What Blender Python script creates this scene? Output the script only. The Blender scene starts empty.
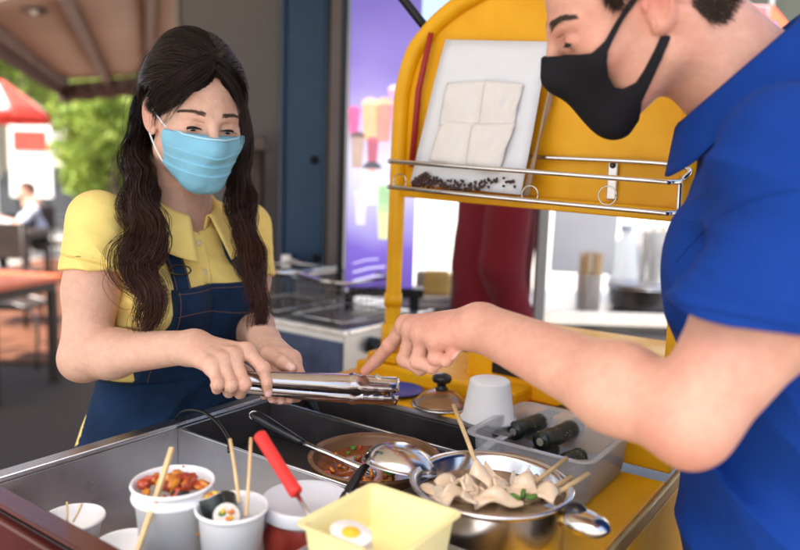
import bpy, bmesh, math, random
import numpy as np
from mathutils import Vector, Matrix

# ------------------------------------------------------------------ camera
scene = bpy.context.scene
COL = scene.collection
FPX = 720.0                                   # focal length in pixels of the 800 px wide photograph
PITCH = math.atan(92 / 720.0); ROLL = math.radians(1.8)
CAM = np.array([0, 0, 1.33])
_F = np.array([0, math.cos(PITCH), -math.sin(PITCH)])
_U0 = np.array([0, math.sin(PITCH), math.cos(PITCH)]); _R0 = np.array([1.0, 0, 0])
_R = math.cos(ROLL) * _R0 + math.sin(ROLL) * _U0
_U = -math.sin(ROLL) * _R0 + math.cos(ROLL) * _U0
def ray(px, py): return _F + (px - 400) / FPX * _R - (py - 275) / FPX * _U
def P(px, py, d): return CAM + ray(px, py) * d
def PZ(px, py, z):
    r = ray(px, py); return CAM + r * ((z - CAM[2]) / r[2])
cam_d = bpy.data.cameras.new('camera'); cam = bpy.data.objects.new('camera', cam_d); COL.objects.link(cam)
cam_d.sensor_width = 36; cam_d.lens = FPX / 800 * 36; cam_d.clip_start = 0.05; cam_d.clip_end = 500
cam.matrix_world = Matrix(((_R[0], _U[0], -_F[0], CAM[0]), (_R[1], _U[1], -_F[1], CAM[1]),
                           (_R[2], _U[2], -_F[2], CAM[2]), (0, 0, 0, 1)))
cam_d.dof.use_dof = True; cam_d.dof.focus_distance = 1.0; cam_d.dof.aperture_fstop = 2.4
scene.camera = cam

# ------------------------------------------------------------------ sky, sun, exposure
SUN_ELEV, SUN_AZ = 64, 215      # azimuth measured clockwise from +Y (where the sun stands)
w = bpy.data.worlds.new('World'); scene.world = w; w.use_nodes = True
nt = w.node_tree; bg = nt.nodes['Background']
sky = nt.nodes.new('ShaderNodeTexSky'); sky.sky_type = 'NISHITA'; sky.sun_disc = False
sky.sun_elevation = math.radians(SUN_ELEV); sky.sun_rotation = math.radians(SUN_AZ)
sky.air_density = 1.0; sky.dust_density = 5.0; sky.ozone_density = 1.0
nt.links.new(sky.outputs[0], bg.inputs[0]); bg.inputs[1].default_value = 0.15
sd = bpy.data.lights.new('sun', 'SUN'); sd.energy = 5.0; sd.angle = math.radians(0.6); sd.color = (1, .95, .87)
sun = bpy.data.objects.new('sun', sd); COL.objects.link(sun)
_e, _a = math.radians(SUN_ELEV), math.radians(SUN_AZ)
sun_dir = Vector((math.sin(_a) * math.cos(_e), math.cos(_a) * math.cos(_e), math.sin(_e)))
sun.rotation_euler = sun_dir.to_track_quat('Z', 'Y').to_euler(); sun.location = (0, 0, 12)
scene.view_settings.view_transform = 'Standard'; scene.view_settings.look = 'None'
scene.view_settings.exposure = 1.62; scene.view_settings.gamma = 1

# ------------------------------------------------------------------ materials
MATS = {}
def mat(name, col, rough=.5, metal=0., var=0., vscale=8., bump=0., bscale=60., sss=0., spec=.5, trans=0., ior=1.45,
        stretch=None, col2=None, rvar=0., emit=None, estr=0., coat=0., alpha=1., sheen=0., thin=False, bdist=.002, aniso=0.):
    if name in MATS: return MATS[name]
    m = bpy.data.materials.new(name); m.use_nodes = True; t = m.node_tree; N = t.nodes; L = t.links
    b = N['Principled BSDF']; b.inputs['Roughness'].default_value = rough; b.inputs['Metallic'].default_value = metal
    b.inputs['Base Color'].default_value = (*col, 1); b.inputs['Specular IOR Level'].default_value = spec
    b.inputs['IOR'].default_value = ior; b.inputs['Transmission Weight'].default_value = trans
    b.inputs['Coat Weight'].default_value = coat; b.inputs['Coat Roughness'].default_value = .08
    b.inputs['Alpha'].default_value = alpha; b.inputs['Sheen Weight'].default_value = sheen; b.inputs['Anisotropic'].default_value = aniso
    if sss > 0:
        b.inputs['Subsurface Weight'].default_value = sss; b.inputs['Subsurface Radius'].default_value = (1, .35, .2)
        b.inputs['Subsurface Scale'].default_value = .006
    if emit: b.inputs['Emission Color'].default_value = (*emit, 1); b.inputs['Emission Strength'].default_value = estr
    tc = N.new('ShaderNodeTexCoord'); src = tc.outputs['Object']
    if stretch:
        mp = N.new('ShaderNodeMapping'); mp.inputs['Scale'].default_value = stretch; L.new(src, mp.inputs[0]); src = mp.outputs[0]
    if var > 0 or rvar > 0:
        nz = N.new('ShaderNodeTexNoise'); nz.inputs['Scale'].default_value = vscale; nz.inputs['Detail'].default_value = 7
        nz.inputs['Roughness'].default_value = .62; L.new(src, nz.inputs[0])
        if var > 0:
            rp = N.new('ShaderNodeMapRange'); rp.inputs[1].default_value = .3; rp.inputs[2].default_value = .7
            L.new(nz.outputs[0], rp.inputs[0])
            mx = N.new('ShaderNodeMix'); mx.data_type = 'RGBA'; L.new(rp.outputs[0], mx.inputs[0])
            c2 = col2 if col2 else tuple(min(1, c * (1 + var)) for c in col)
            c1 = col if col2 else tuple(c * (1 - var) for c in col)
            mx.inputs[6].default_value = (*c1, 1); mx.inputs[7].default_value = (*c2, 1)
            L.new(mx.outputs[2], b.inputs['Base Color'])
        if rvar > 0:
            r2 = N.new('ShaderNodeMapRange'); r2.inputs[1].default_value = .3; r2.inputs[2].default_value = .7
            r2.inputs[3].default_value = max(0, rough - rvar); r2.inputs[4].default_value = min(1, rough + rvar)
            L.new(nz.outputs[0], r2.inputs[0]); L.new(r2.outputs[0], b.inputs['Roughness'])
    if bump > 0:
        nb = N.new('ShaderNodeTexNoise'); nb.inputs['Scale'].default_value = bscale; nb.inputs['Detail'].default_value = 5
        L.new(src, nb.inputs[0]); bp = N.new('ShaderNodeBump'); bp.inputs['Strength'].default_value = bump
        bp.inputs['Distance'].default_value = bdist; L.new(nb.outputs[0], bp.inputs['Height']); L.new(bp.outputs[0], b.inputs['Normal'])
    MATS[name] = m; return m

# ------------------------------------------------------------------ object helpers
def tag(o, label=None, cat=None, group=None, kind=None):
    if label: o['label'] = label
    if cat: o['category'] = cat
    if group: o['group'] = group
    if kind: o['kind'] = kind
    return o
def empty(name, loc, rz=0., label=None, cat=None, group=None):
    o = bpy.data.objects.new(name, None); COL.objects.link(o); o.location = Vector(loc); o.rotation_euler = (0, 0, rz)
    o.empty_display_size = .05
    return tag(o, label, cat, group)
def mw(o):
    m = Matrix.LocRotScale(o.location, o.rotation_euler, o.scale)
    return mw(o.parent) @ m if o.parent else m
class MB:
    """collects faces in world (or local) coordinates; build() links them as one mesh object"""
    def __init__(s): s.v = []; s.f = []; s.sm = []; s.mi = []
    def add(s, vs, fs, smooth=False, mi=0):
        n = len(s.v); s.v += [tuple(map(float, v)) for v in vs]; s.f += [tuple(i + n for i in f) for f in fs]
        s.sm += [smooth] * len(fs); s.mi += [mi] * len(fs); return s
    def box(s, c, sz, rz=0., mi=0, M=None):
        x, y, z = [q / 2 for q in sz]
        vs = [Vector((a * x, b * y, d * z)) for a in (-1, 1) for b in (-1, 1) for d in (-1, 1)]
        R = M if M is not None else Matrix.Rotation(rz, 3, 'Z')
        vs = [R @ v + Vector(c) for v in vs]
        return s.add(vs, [(0, 1, 3, 2), (4, 6, 7, 5), (0, 4, 5, 1), (2, 3, 7, 6), (0, 2, 6, 4), (1, 5, 7, 3)], mi=mi)
    def bbox(s, c, sz, r=.004, rz=0., mi=0, seg=2, M=None):
        bm = bmesh.new(); bmesh.ops.create_cube(bm, size=1)
        for v in bm.verts: v.co = Vector((v.co.x * sz[0], v.co.y * sz[1], v.co.z * sz[2]))
        bmesh.ops.bevel(bm, geom=list(bm.edges), offset=r, segments=seg, affect='EDGES', profile=.5)
        R = M if M is not None else Matrix.Rotation(rz, 3, 'Z')
        bm.verts.index_update()
        vs = [R @ v.co + Vector(c) for v in bm.verts]; fs = [tuple(v.index for v in f.verts) for f in bm.faces]; bm.free()
        return s.add(vs, fs, False, mi)
    def tube(s, pts, rad, n=10, caps=True, mi=0, smooth=True, flat=None):
        pts = [Vector(p) for p in pts]; k = len(pts)
        rads = rad if hasattr(rad, '__len__') else [rad] * k
        vs = []; up = None
        for i, p in enumerate(pts):
            t = (pts[min(i + 1, k - 1)] - pts[max(i - 1, 0)])
            t = t.normalized() if t.length > 1e-9 else Vector((0, 0, 1))
            if up is None: up = t.orthogonal().normalized()
            else:
                up = up - t * up.dot(t); up = up.normalized() if up.length > 1e-6 else t.orthogonal().normalized()
            sd_ = t.cross(up)
            for j in range(n):
                a = 2 * math.pi * j / n
                vs.append(p + (up * math.cos(a) + sd_ * math.sin(a)) * rads[i])
        fs = [(i * n + j, i * n + (j + 1) % n, (i + 1) * n + (j + 1) % n, (i + 1) * n + j) for i in range(k - 1) for j in range(n)]
        if caps: fs += [tuple(range(n))[::-1], tuple((k - 1) * n + j for j in range(n))]
        return s.add(vs, fs, smooth, mi)
    def lathe(s, prof, c=(0, 0, 0), n=32, M=None, mi=0, smooth=True, closed=False):
        k = len(prof); vs = []
        for r, z in prof:
            for j in range(n):
                a = 2 * math.pi * j / n; v = Vector((r * math.cos(a), r * math.sin(a), z))
                vs.append((M @ v if M is not None else v) + Vector(c))
        fs = [(i * n + j, i * n + (j + 1) % n, (i + 1) * n + (j + 1) % n, (i + 1) * n + j) for i in range(k - 1) for j in range(n)]
        if closed: fs += [((k - 1) * n + j, (k - 1) * n + (j + 1) % n, (j + 1) % n, j) for j in range(n)]
        return s.add(vs, fs, smooth, mi)
    def prism(s, poly, thick, M=None, c=(0, 0, 0), mi=0):
        """poly in local XZ, thickness along local Y"""
        n = len(poly); vs = []
        for y in (-thick / 2, thick / 2):
            for a, b in poly:
                v = Vector((a, y, b)); vs.append((M @ v if M is not None else v) + Vector(c))
        fs = [tuple(range(n)), tuple(range(n, 2 * n))[::-1]] + [(i, i + n, (i + 1) % n + n, (i + 1) % n) for i in range(n)]
        return s.add(vs, fs, False, mi)
    def grid(s, rows, thick=0., mi=0, smooth=True, close_u=False):
        """rows: list of lists of points; optional thickness along normals"""
        A = np.array([[tuple(p) for p in r] for r in rows], float); m, n = A.shape[:2]
        def faces(o, flip):
            out = []
            for i in range(m - 1):
                for j in range(n - 1 + (1 if close_u else 0)):
                    q = (o + i * n + j, o + i * n + (j + 1) % n, o + (i + 1) * n + (j + 1) % n, o + (i + 1) * n + j)
                    out.append(q[::-1] if flip else q)
            return out
        if thick == 0: return s.add(A.reshape(-1, 3), faces(0, False), smooth, mi)
        du = np.gradient(A, axis=1); dv = np.gradient(A, axis=0); nn = np.cross(du, dv)
        nn /= np.linalg.norm(nn, axis=2, keepdims=True) + 1e-12
        Bv = A - nn * thick
        fs = faces(0, False) + faces(m * n, True); o = m * n
        for i in range(m - 1):
            if not close_u:
                fs += [(i * n, (i + 1) * n, o + (i + 1) * n, o + i * n), (i * n + n - 1, o + i * n + n - 1, o + (i + 1) * n + n - 1, (i + 1) * n + n - 1)]
        for j in range(n - 1 + (1 if close_u else 0)):
            k = (j + 1) % n
            fs += [(j, o + j, o + k, k), ((m - 1) * n + j, (m - 1) * n + k, o + (m - 1) * n + k, o + (m - 1) * n + j)]
        return s.add(np.concatenate([A.reshape(-1, 3), Bv.reshape(-1, 3)]), fs, smooth, mi)
    def build(s, name, m, parent=None, local=False, fix=True, kind=None, sharp=None):
        me = bpy.data.meshes.new(name); vs = s.v
        o = bpy.data.objects.new(name, me); COL.objects.link(o)
        if parent is not None:
            o.parent = parent
            if not local:
                inv = mw(parent).inverted(); vs = [inv @ Vector(v) for v in vs]
        elif not local and vs:
            A = np.array(vs); lo, hi = A.min(0), A.max(0); c = Vector(((lo[0] + hi[0]) / 2, (lo[1] + hi[1]) / 2, lo[2]))
            o.location = c; vs = [Vector(v) - c for v in vs]
        me.from_pydata([tuple(v) for v in vs], [], s.f)
        for mm in (m if isinstance(m, (list, tuple)) else [m]): me.materials.append(mm)
        me.polygons.foreach_set('use_smooth', s.sm); me.polygons.foreach_set('material_index', s.mi)
        if fix:
            bm = bmesh.new(); bm.from_mesh(me); bmesh.ops.recalc_face_normals(bm, faces=bm.faces); bm.to_mesh(me); bm.free()
        if sharp is not None and hasattr(me, 'set_sharp_from_angle'): me.set_sharp_from_angle(angle=math.radians(sharp))
        if kind: o['kind'] = kind
        me.update(); return o
def clone(o, parent=None):
    c = o.copy(); COL.objects.link(c); c.parent = parent
    for ch in o.children: clone(ch, c)
    return c
def unit(v): v = np.asarray(v, float); return v / np.linalg.norm(v)
def lerp(a, b, t): return a + (b - a) * t
def spline(pts, n):
    """Catmull-Rom through pts, n samples"""
    A = np.array(pts, float); k = len(A); B = np.vstack([2 * A[0] - A[1], A, 2 * A[-1] - A[-2]])
    t = np.linspace(0, k - 1, n); i = np.minimum(t.astype(int), k - 2); u = (t - i)[:, None]
    p0, p1, p2, p3 = B[i], B[i + 1], B[i + 2], B[i + 3]
    return .5 * (2 * p1 + (p2 - p0) * u + (2 * p0 - 5 * p1 + 4 * p2 - p3) * u ** 2 + (3 * p1 - p0 - 3 * p2 + p3) * u ** 3)

# ------------------------------------------------------------------ implicit surfaces (bodies, cloth)
def cap(Q, a, b, ra, rb):
    a = np.asarray(a, float); b = np.asarray(b, float); ab = b - a
    h = np.clip((Q - a) @ ab / (ab @ ab + 1e-12), 0, 1)
    return np.linalg.norm(Q - a - h[:, None] * ab, axis=1) - (ra + (rb - ra) * h)
def capf(Q, a, b, ra, rb, n, fl):
    """capsule whose section is squashed to fl along direction n"""
    a = np.asarray(a, float); b = np.asarray(b, float); ab = b - a; n = np.asarray(n, float); n = n / np.linalg.norm(n)
    h = np.clip((Q - a) @ ab / (ab @ ab + 1e-12), 0, 1); q = Q - a - h[:, None] * ab
    c = q @ n; d2 = (q * q).sum(1) - c * c + (c / fl) ** 2
    return (np.sqrt(np.maximum(d2, 1e-12)) - (ra + (rb - ra) * h)) * (fl if fl < 1 else 1) ** .5
def ell(Q, c, r, rot=None):
    q = Q - np.asarray(c, float)
    if rot is not None: q = q @ rot
    r = np.asarray(r, float); k0 = np.linalg.norm(q / r, axis=1); k1 = np.linalg.norm(q / (r * r), axis=1)
    return k0 * (k0 - 1) / (k1 + 1e-9)
def smin(a, b, k):
    h = np.maximum(k - np.abs(a - b), 0) / k; return np.minimum(a, b) - h * h * k * .25
def smax(a, b, k): return -smin(-a, -b, k)
def rotm(ax, deg): return np.array(Matrix.Rotation(math.radians(deg), 3, ax))
def poly2(x, y, poly):
    """signed distance to a polygon in 2-D"""
    p = np.array(poly, float); n = len(p); d = np.full(len(x), 1e9); s = np.ones(len(x))
    for i in range(n):
        a, b = p[i], p[i - 1]; ex, ey = b - a; wx, wy = x - a[0], y - a[1]
        t = np.clip((wx * ex + wy * ey) / (ex * ex + ey * ey), 0, 1)
        d = np.minimum(d, (wx - ex * t) ** 2 + (wy - ey * t) ** 2)
        c1, c2, c3 = y >= a[1], y < b[1], ex * wy > ey * wx
        s = np.where((c1 & c2 & c3) | (~c1 & ~c2 & ~c3), -s, s)
    return s * np.sqrt(d)
_rg = np.random.default_rng(5); _LT = _rg.random((32, 32, 32))
def vnoise(Q):
    i = np.floor(Q).astype(int); u = Q - i; u = u * u * (3 - 2 * u); o = np.zeros(len(Q))
    for dx in (0, 1):
        for dy in (0, 1):
            for dz in (0, 1):
                wgt = (u[:, 0] if dx else 1 - u[:, 0]) * (u[:, 1] if dy else 1 - u[:, 1]) * (u[:, 2] if dz else 1 - u[:, 2])
                o += wgt * _LT[(i[:, 0] + dx) % 32, (i[:, 1] + dy) % 32, (i[:, 2] + dz) % 32]
    return o * 2 - 1
def surf(f, lo, hi, h, chunk=400000):
    """sparse surface nets; returns verts, quads, normals"""
    lo = np.asarray(lo, float); hi = np.asarray(hi, float); B = 4
    def ev(Q): return np.concatenate([f(Q[i:i + chunk]) for i in range(0, len(Q), chunk)]) if len(Q) else np.zeros(0)
    nb = np.ceil((hi - lo) / (h * B * 4)).astype(int)
    g = np.stack(np.meshgrid(*[np.arange(n) for n in nb], indexing='ij'), -1).reshape(-1, 3)
    S = h * B * 4; d = ev(lo + (g + .5) * S); g = g[np.abs(d) < S * 1.25]
    for k in (2, 2):
        S /= 2; off = np.array([[a, b, c] for a in (0, 1) for b in (0, 1) for c in (0, 1)])
        g = (g[:, None] * 2 + off).reshape(-1, 3); d = ev(lo + (g + .5) * S); g = g[np.abs(d) < S * 1.15]
    r = np.arange(B + 1); loc = np.stack(np.meshgrid(r, r, r, indexing='ij'), -1).reshape(-1, 3)
    idx = (g[:, None] * B + loc).reshape(-1, 3)
    D = ev(lo + idx * h).reshape(len(g), B + 1, B + 1, B + 1)
    big = 1 << 20
    def key(I): return (I[..., 0] * big + I[..., 1]) * big + I[..., 2]
    c = [D[:, a:a + B, b:b + B, e:e + B] for a in (0, 1) for b in (0, 1) for e in (0, 1)]
    neg = sum((x < 0).astype(int) for x in c); act = np.argwhere((neg > 0) & (neg < 8))
    cell = g[act[:, 0]] * B + act[:, 1:]
    C8 = np.stack([x[tuple(act.T)] for x in c], 1)
    acc = np.zeros((len(act), 3)); cnt = np.zeros(len(act))
    cor = np.array([[a, b, e] for a in (0, 1) for b in (0, 1) for e in (0, 1)], float)
    for i in range(8):
        for j in range(i + 1, 8):
            if np.abs(cor[i] - cor[j]).sum() != 1: continue
            a, b = C8[:, i], C8[:, j]; m = (a < 0) != (b < 0); t = np.where(m, a / (a - b + 1e-20), 0)
            acc += np.where(m[:, None], cor[i] + t[:, None] * (cor[j] - cor[i]), 0); cnt += m
    V = lo + (cell + acc / cnt[:, None]) * h
    ck = key(cell); order = np.argsort(ck); sk = ck[order]
    F = []
    for ax in range(3):
        sl0 = [slice(0, B)] * 3; sl1 = [slice(0, B)] * 3; sl1[ax] = slice(1, B + 1)
        a, b = D[(slice(None), *sl0)], D[(slice(None), *sl1)]
        e = np.argwhere((a < 0) != (b < 0)); sg = a[tuple(e.T)] < 0
        I = g[e[:, 0]] * B + e[:, 1:]
        o1, o2 = np.eye(3, dtype=int)[(ax + 1) % 3], np.eye(3, dtype=int)[(ax + 2) % 3]
        q = [];
        ok = np.ones(len(I), bool)
        for o in (0 * o1, -o1, -o1 - o2, -o2):
            k = key(I + o); p = np.clip(np.searchsorted(sk, k), 0, len(sk) - 1); ok &= sk[p] == k; q.append(order[p])
        q = np.stack(q, 1); q = np.where(sg[:, None], q, q[:, ::-1]); F.append(q[ok])
    F = np.concatenate(F)
    e = h * .3; d0 = ev(V)
    G = np.stack([ev(V + np.eye(3)[i] * e) - d0 for i in range(3)], 1) / e
    gl = np.linalg.norm(G, axis=1, keepdims=True) + 1e-9
    V = V - np.clip(d0[:, None] / gl, -h * .6, h * .6) * G / gl
    return V, F, G / gl
def surf_obj(name, parts, mats, parent=None, mfun=None, attr=None):
    """parts: list of (V,F,N); one mesh object; mfun(centres)->material index; attr(V)->float attribute 'tint'"""
    V = np.concatenate([p[0] for p in parts]); N = np.concatenate([p[2] for p in parts]); o = 0; Fs = []
    for p in parts: Fs.append(p[1] + o); o += len(p[0])
    F = np.concatenate(Fs)
    me = bpy.data.meshes.new(name); ob = bpy.data.objects.new(name, me); COL.objects.link(ob)
    if parent is not None:
        ob.parent = parent; inv = np.array(mw(parent).inverted()); Vl = V @ inv[:3, :3].T + inv[:3, 3]; N = N @ inv[:3, :3].T
    else:
        c = np.array([V[:, 0].mean(), V[:, 1].mean(), V[:, 2].min()]); ob.location = c; Vl = V - c
    me.vertices.add(len(V)); me.vertices.foreach_set('co', Vl.astype(np.float32).ravel())
    me.loops.add(F.size); me.loops.foreach_set('vertex_index', F.astype(np.int32).ravel())
    me.polygons.add(len(F)); me.polygons.foreach_set('loop_start', np.arange(0, F.size, 4, dtype=np.int32))
    me.polygons.foreach_set('use_smooth', np.ones(len(F), bool))
    for m in mats: me.materials.append(m)
    if mfun is not None: me.polygons.foreach_set('material_index', mfun(V[F].mean(1)).astype(np.int32))
    if attr is not None:
        at = me.attributes.new('tint', 'FLOAT', 'POINT'); at.data.foreach_set('value', attr(V).astype(np.float32))
    me.update(calc_edges=True); me.validate()
    me.normals_split_custom_set_from_vertices(N.astype(np.float32)) if len(me.vertices) == len(N) else None
    return ob
def strands(name, curves, r0, m, parent, taper=.35, n=3):
    """curves: (S, K, 3) array of hair paths -> thin tubes, one mesh"""
    C = np.asarray(curves, float); S, K, _ = C.shape
    T = np.gradient(C, axis=1); T /= np.linalg.norm(T, axis=2, keepdims=True) + 1e-12
    ref = np.where(np.abs(T[..., 2:3]) > .9, np.array([1., 0, 0]), np.array([0, 0, 1.]))
    A = np.cross(T, ref); A /= np.linalg.norm(A, axis=2, keepdims=True) + 1e-12; Bn = np.cross(T, A)
    r = np.asarray(r0, float) * np.ones(S); tt = np.linspace(0, 1, K)
    rr = r[:, None] * (1 - (1 - taper) * tt[None, :] ** 2)
    V = np.stack([C + (A * math.cos(a) + Bn * math.sin(a)) * rr[..., None] for a in [2 * math.pi * j / n for j in range(n)]], 2)
    s, k, j = np.meshgrid(np.arange(S), np.arange(K - 1), np.arange(n), indexing='ij'); j2 = (j + 1) % n
    ix = lambda s, k, j: (s * K + k) * n + j
    F = np.stack([ix(s, k, j), ix(s, k, j2), ix(s, k + 1, j2), ix(s, k + 1, j)], -1).reshape(-1, 4)
    V = V.reshape(-1, 3); inv = np.array(mw(parent).inverted()); V = V @ inv[:3, :3].T + inv[:3, 3]
    me = bpy.data.meshes.new(name); ob = bpy.data.objects.new(name, me); COL.objects.link(ob); ob.parent = parent
    me.vertices.add(len(V)); me.vertices.foreach_set('co', V.astype(np.float32).ravel())
    me.loops.add(F.size); me.loops.foreach_set('vertex_index', F.astype(np.int32).ravel())
    me.polygons.add(len(F)); me.polygons.foreach_set('loop_start', np.arange(0, F.size, 4, dtype=np.int32))
    me.polygons.foreach_set('use_smooth', np.ones(len(F), bool)); me.materials.append(m); me.update(calc_edges=True)
    return ob
# ================================================================== SETTING
TH = math.radians(-35.3)
bv = np.array([math.cos(TH), math.sin(TH), 0]); av = np.array([-math.sin(TH), math.cos(TH), 0])
def CW(b, a, z): return bv * b + av * a + np.array([0, 0, z])
RZ = Matrix.Rotation(TH, 3, 'Z')
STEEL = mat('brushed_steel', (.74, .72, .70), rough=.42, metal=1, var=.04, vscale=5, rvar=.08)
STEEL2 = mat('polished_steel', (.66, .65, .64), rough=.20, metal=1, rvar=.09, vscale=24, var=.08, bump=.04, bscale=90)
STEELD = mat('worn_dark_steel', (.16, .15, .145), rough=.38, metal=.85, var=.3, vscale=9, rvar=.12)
YPAINT = mat('yellow_paint', (.88, .455, .005), rough=.42, var=.5, vscale=9, rvar=.16, spec=.32, bump=.14, bscale=45, col2=(.74, .34, .004))
TRAYS = mat('tray_steel', (.60, .59, .58), rough=.36, metal=1, var=.12, vscale=7, rvar=.12, bump=.03, bscale=60)
MAROON = mat('maroon_lacquer', (.075, .012, .010), rough=.3, var=.35, vscale=4, rvar=.1, coat=.3)
BLACKP = mat('black_plastic', (.012, .012, .013), rough=.3); BLACKM = mat('black_metal', (.02, .02, .022), rough=.4, metal=.6)
WHITEP = mat('white_paper', (.84, .84, .83), rough=.55, var=.03, vscale=20)
WHITEB = mat('white_board', (.78, .79, .78), rough=.45, var=.03, vscale=5)
BAMBOO = mat('bamboo', (.68, .48, .24), rough=.6, var=.15, vscale=60, stretch=(1, 1, .1))

def tile_floor(name, z, x0, x1, y0, y1, step, m, parent):
    me = None; k = 0
    for i in range(int((x1 - x0) / step)):
        for j in range(int((y1 - y0) / step)):
            if me is None:
                t = MB(); t.bbox((0, 0, 0), (step - .008, step - .008, .016), .003, seg=1); o = t.build(name, m, parent, local=True); me = o.data
            else:
                o = bpy.data.objects.new(name, me); COL.objects.link(o); o.parent = parent
            o.location = (x0 + (i + .5) * step, y0 + (j + .5) * step, z - .004 + .0012 * math.sin(i * 7.1 + j * 3.3)); o.rotation_euler = (.002 * math.sin(i + j * 5), .002 * math.cos(i * 3 + j), 0); k += 1
g = MB(); g.add([(-120, -80, 0), (120, -80, 0), (120, 160, 0), (-120, 160, 0)], [(0, 1, 2, 3)])
ground = tag(g.build('ground', mat('pale_paving', (.27, .25, .225), rough=.85, var=.12, vscale=.6, bump=.3, bscale=12), None), kind='structure')
g = MB(); g.box((-1.0, 3.6, .010), (9.0, 7.8, .012)); floor = tag(g.build('floor', mat('floor_grout', (.04, .028, .022), rough=.8)), kind='structure')
tile_floor('tile', .028, -4.4, .8, 1.2, 7.2, .40, mat('brown_floor_tile', (.115, .046, .024), rough=.62, spec=.2, var=.35, vscale=3.5, rvar=.12, bump=.1, bscale=20), floor)
floor.location.z += 0
r = MB(); r.add([(-60, 15.5, .006), (60, 15.5, .006), (60, 21.5, .006), (-60, 21.5, .006)], [(0, 1, 2, 3)])
tag(r.build('road', mat('asphalt', (.06, .06, .062), rough=.9, var=.2, vscale=2, bump=.4, bscale=60)), kind='structure')
for yy in (15.4, 21.6):
    k = MB(); k.box((0, yy, .06), (120, .18, .12)); tag(k.build('kerb', mat('kerb_stone', (.4, .39, .37), rough=.9, var=.15, vscale=3)), kind='structure')

# wall, door and pillar behind the vendor
def vbox(name, x0, x1, d, thick, z0, z1, m, parent=None, r=.004):
    """upright slab whose front stands d metres ahead between picture columns x0 and x1"""
    p, q = P(x0, 180, d), P(x1, 180, d); c = (p + q) / 2
    t = MB(); t.bbox((c[0], c[1] + thick / 2, (z0 + z1) / 2), (abs(q[0] - p[0]), thick, z1 - z0), r, seg=1); return t.build(name, m, parent)
GREYW = mat('grey_plaster', (.115, .105, .10), rough=.8, var=.14, vscale=2.5, bump=.25, bscale=18, rvar=.1)
wl = empty('plastered_wall', tuple(P(228, 180, 2.62)[:2]) + (0,), 0, 'grey plastered wall end behind the person in yellow', 'wall')
vbox('wall_panel', 181, 279, 2.62, .22, .012, 2.42, GREYW, wl)
vbox('edge_strip', 174, 180.5, 2.61, .10, .012, 2.42, mat('tan_trim', (.20, .155, .12), rough=.7, var=.2, vscale=4), wl)
pb = MB()
c = P(254, 230, 2.6)
for k, (x, z0, z1, rr) in enumerate([(258, .9, 1.45, .022), (249, .7, 1.32, .014)]):
    c = P(x, 230, 2.55); pb = MB(); pb.tube([(c[0], c[1], z0), (c[0], c[1], z1)], rr, 12); pb.bbox((c[0], c[1], z1), (rr * 2.6, rr * 2.6, .05), .005); pb.build('pipe', mat('dark_bronze', (.075, .055, .045), rough=.5, metal=.5, var=.3, vscale=20), wl)
dr = empty('blue_door', tuple(P(302, 180, 2.56)[:2]) + (0,), 0, 'dark blue painted metal door leaf between grey wall and pillar', 'door')
BLUED = mat('blue_door_paint', (.006, .042, .10), rough=.45, var=.15, vscale=3, bump=.08, bscale=15)
vbox('leaf', 280, 325, 2.58, .05, .02, 2.42, BLUED, dr)
vbox('jamb', 325.5, 329, 2.50, .16, .02, 2.42, BLACKM, dr); vbox('stile', 280.5, 284, 2.565, .02, .03, 2.36, BLUED, dr); vbox('stile', 320, 324.5, 2.565, .02, .03, 2.36, BLUED, dr)
for px, py in ((287, 110), (314, 160), (315, 258)):
    q = P(px, py, 2.57); b = MB(); b.lathe([(0, .016), (.012, .014), (.016, 0)], q, 12, Matrix.Rotation(math.radians(90), 3, 'X')); b.build('bolt', BLACKM, dr)
b = MB(); q = P(286, 262, 2.54); b.tube([q, q + np.array([.05, 0, .002])], .010, 10); b.bbox(q + np.array([0, .02, 0]), (.035, .03, .05), .004); b.build('handle', STEEL, dr)
pl = empty('square_pillar', tuple(P(336, 180, 2.3)[:2]) + (0,), 0, 'grey-brown square pillar beside the purple poster', 'pillar')
vbox('shaft', 328.5, 345, 2.36, .14, .05, 2.42, mat('pillar_paint', (.13, .105, .088), rough=.7, var=.15, vscale=4), pl)
vbox('plinth', 327, 346.5, 2.345, .17, .012, .12, GREYW, pl)

# purple poster on a light box
pd = 2.12
lb = empty('poster_light_box', tuple(P(382, 180, pd)[:2]) + (0,), 0, 'tall purple drinks poster in a slim frame behind the cart', 'poster')
PUR = bpy.data.materials.new('poster_print'); PUR.use_nodes = True
t = PUR.node_tree; N = t.nodes; L = t.links; b = N['Principled BSDF']; tc = N.new('ShaderNodeTexCoord'); sp = N.new('ShaderNodeSeparateXYZ'); L.new(tc.outputs['Generated'], sp.inputs[0])
rp = N.new('ShaderNodeValToRGB'); nz = N.new('ShaderNodeTexNoise'); nz.inputs['Scale'].default_value = 3; nz.inputs['Detail'].default_value = 3; L.new(tc.outputs['Object'], nz.inputs[0])
ma = N.new('ShaderNodeMath'); ma.operation = 'MULTIPLY_ADD'; ma.inputs[1].default_value = .28; L.new(nz.outputs[0], ma.inputs[0]); L.new(sp.outputs['Z'], ma.inputs[2]); L.new(ma.outputs[0], rp.inputs[0])
el = rp.color_ramp.elements; el[0].position = .12; el[0].color = (.12, .075, .36, 1); el[1].position = .28; el[1].color = (.17, .11, .50, 1)
for ps, c in ((.40, (.44, .42, .72, 1)), (.50, (.62, .62, .80, 1)), (.66, (.36, .30, .62, 1)), (.78, (.20, .15, .46, 1)), (.95, (.12, .085, .34, 1))): e = el.new(ps); e.color = c
L.new(rp.outputs[0], b.inputs['Base Color']); b.inputs['Roughness'].default_value = .3
L.new(rp.outputs[0], b.inputs['Emission Color']); b.inputs['Emission Strength'].default_value = .30
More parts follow.
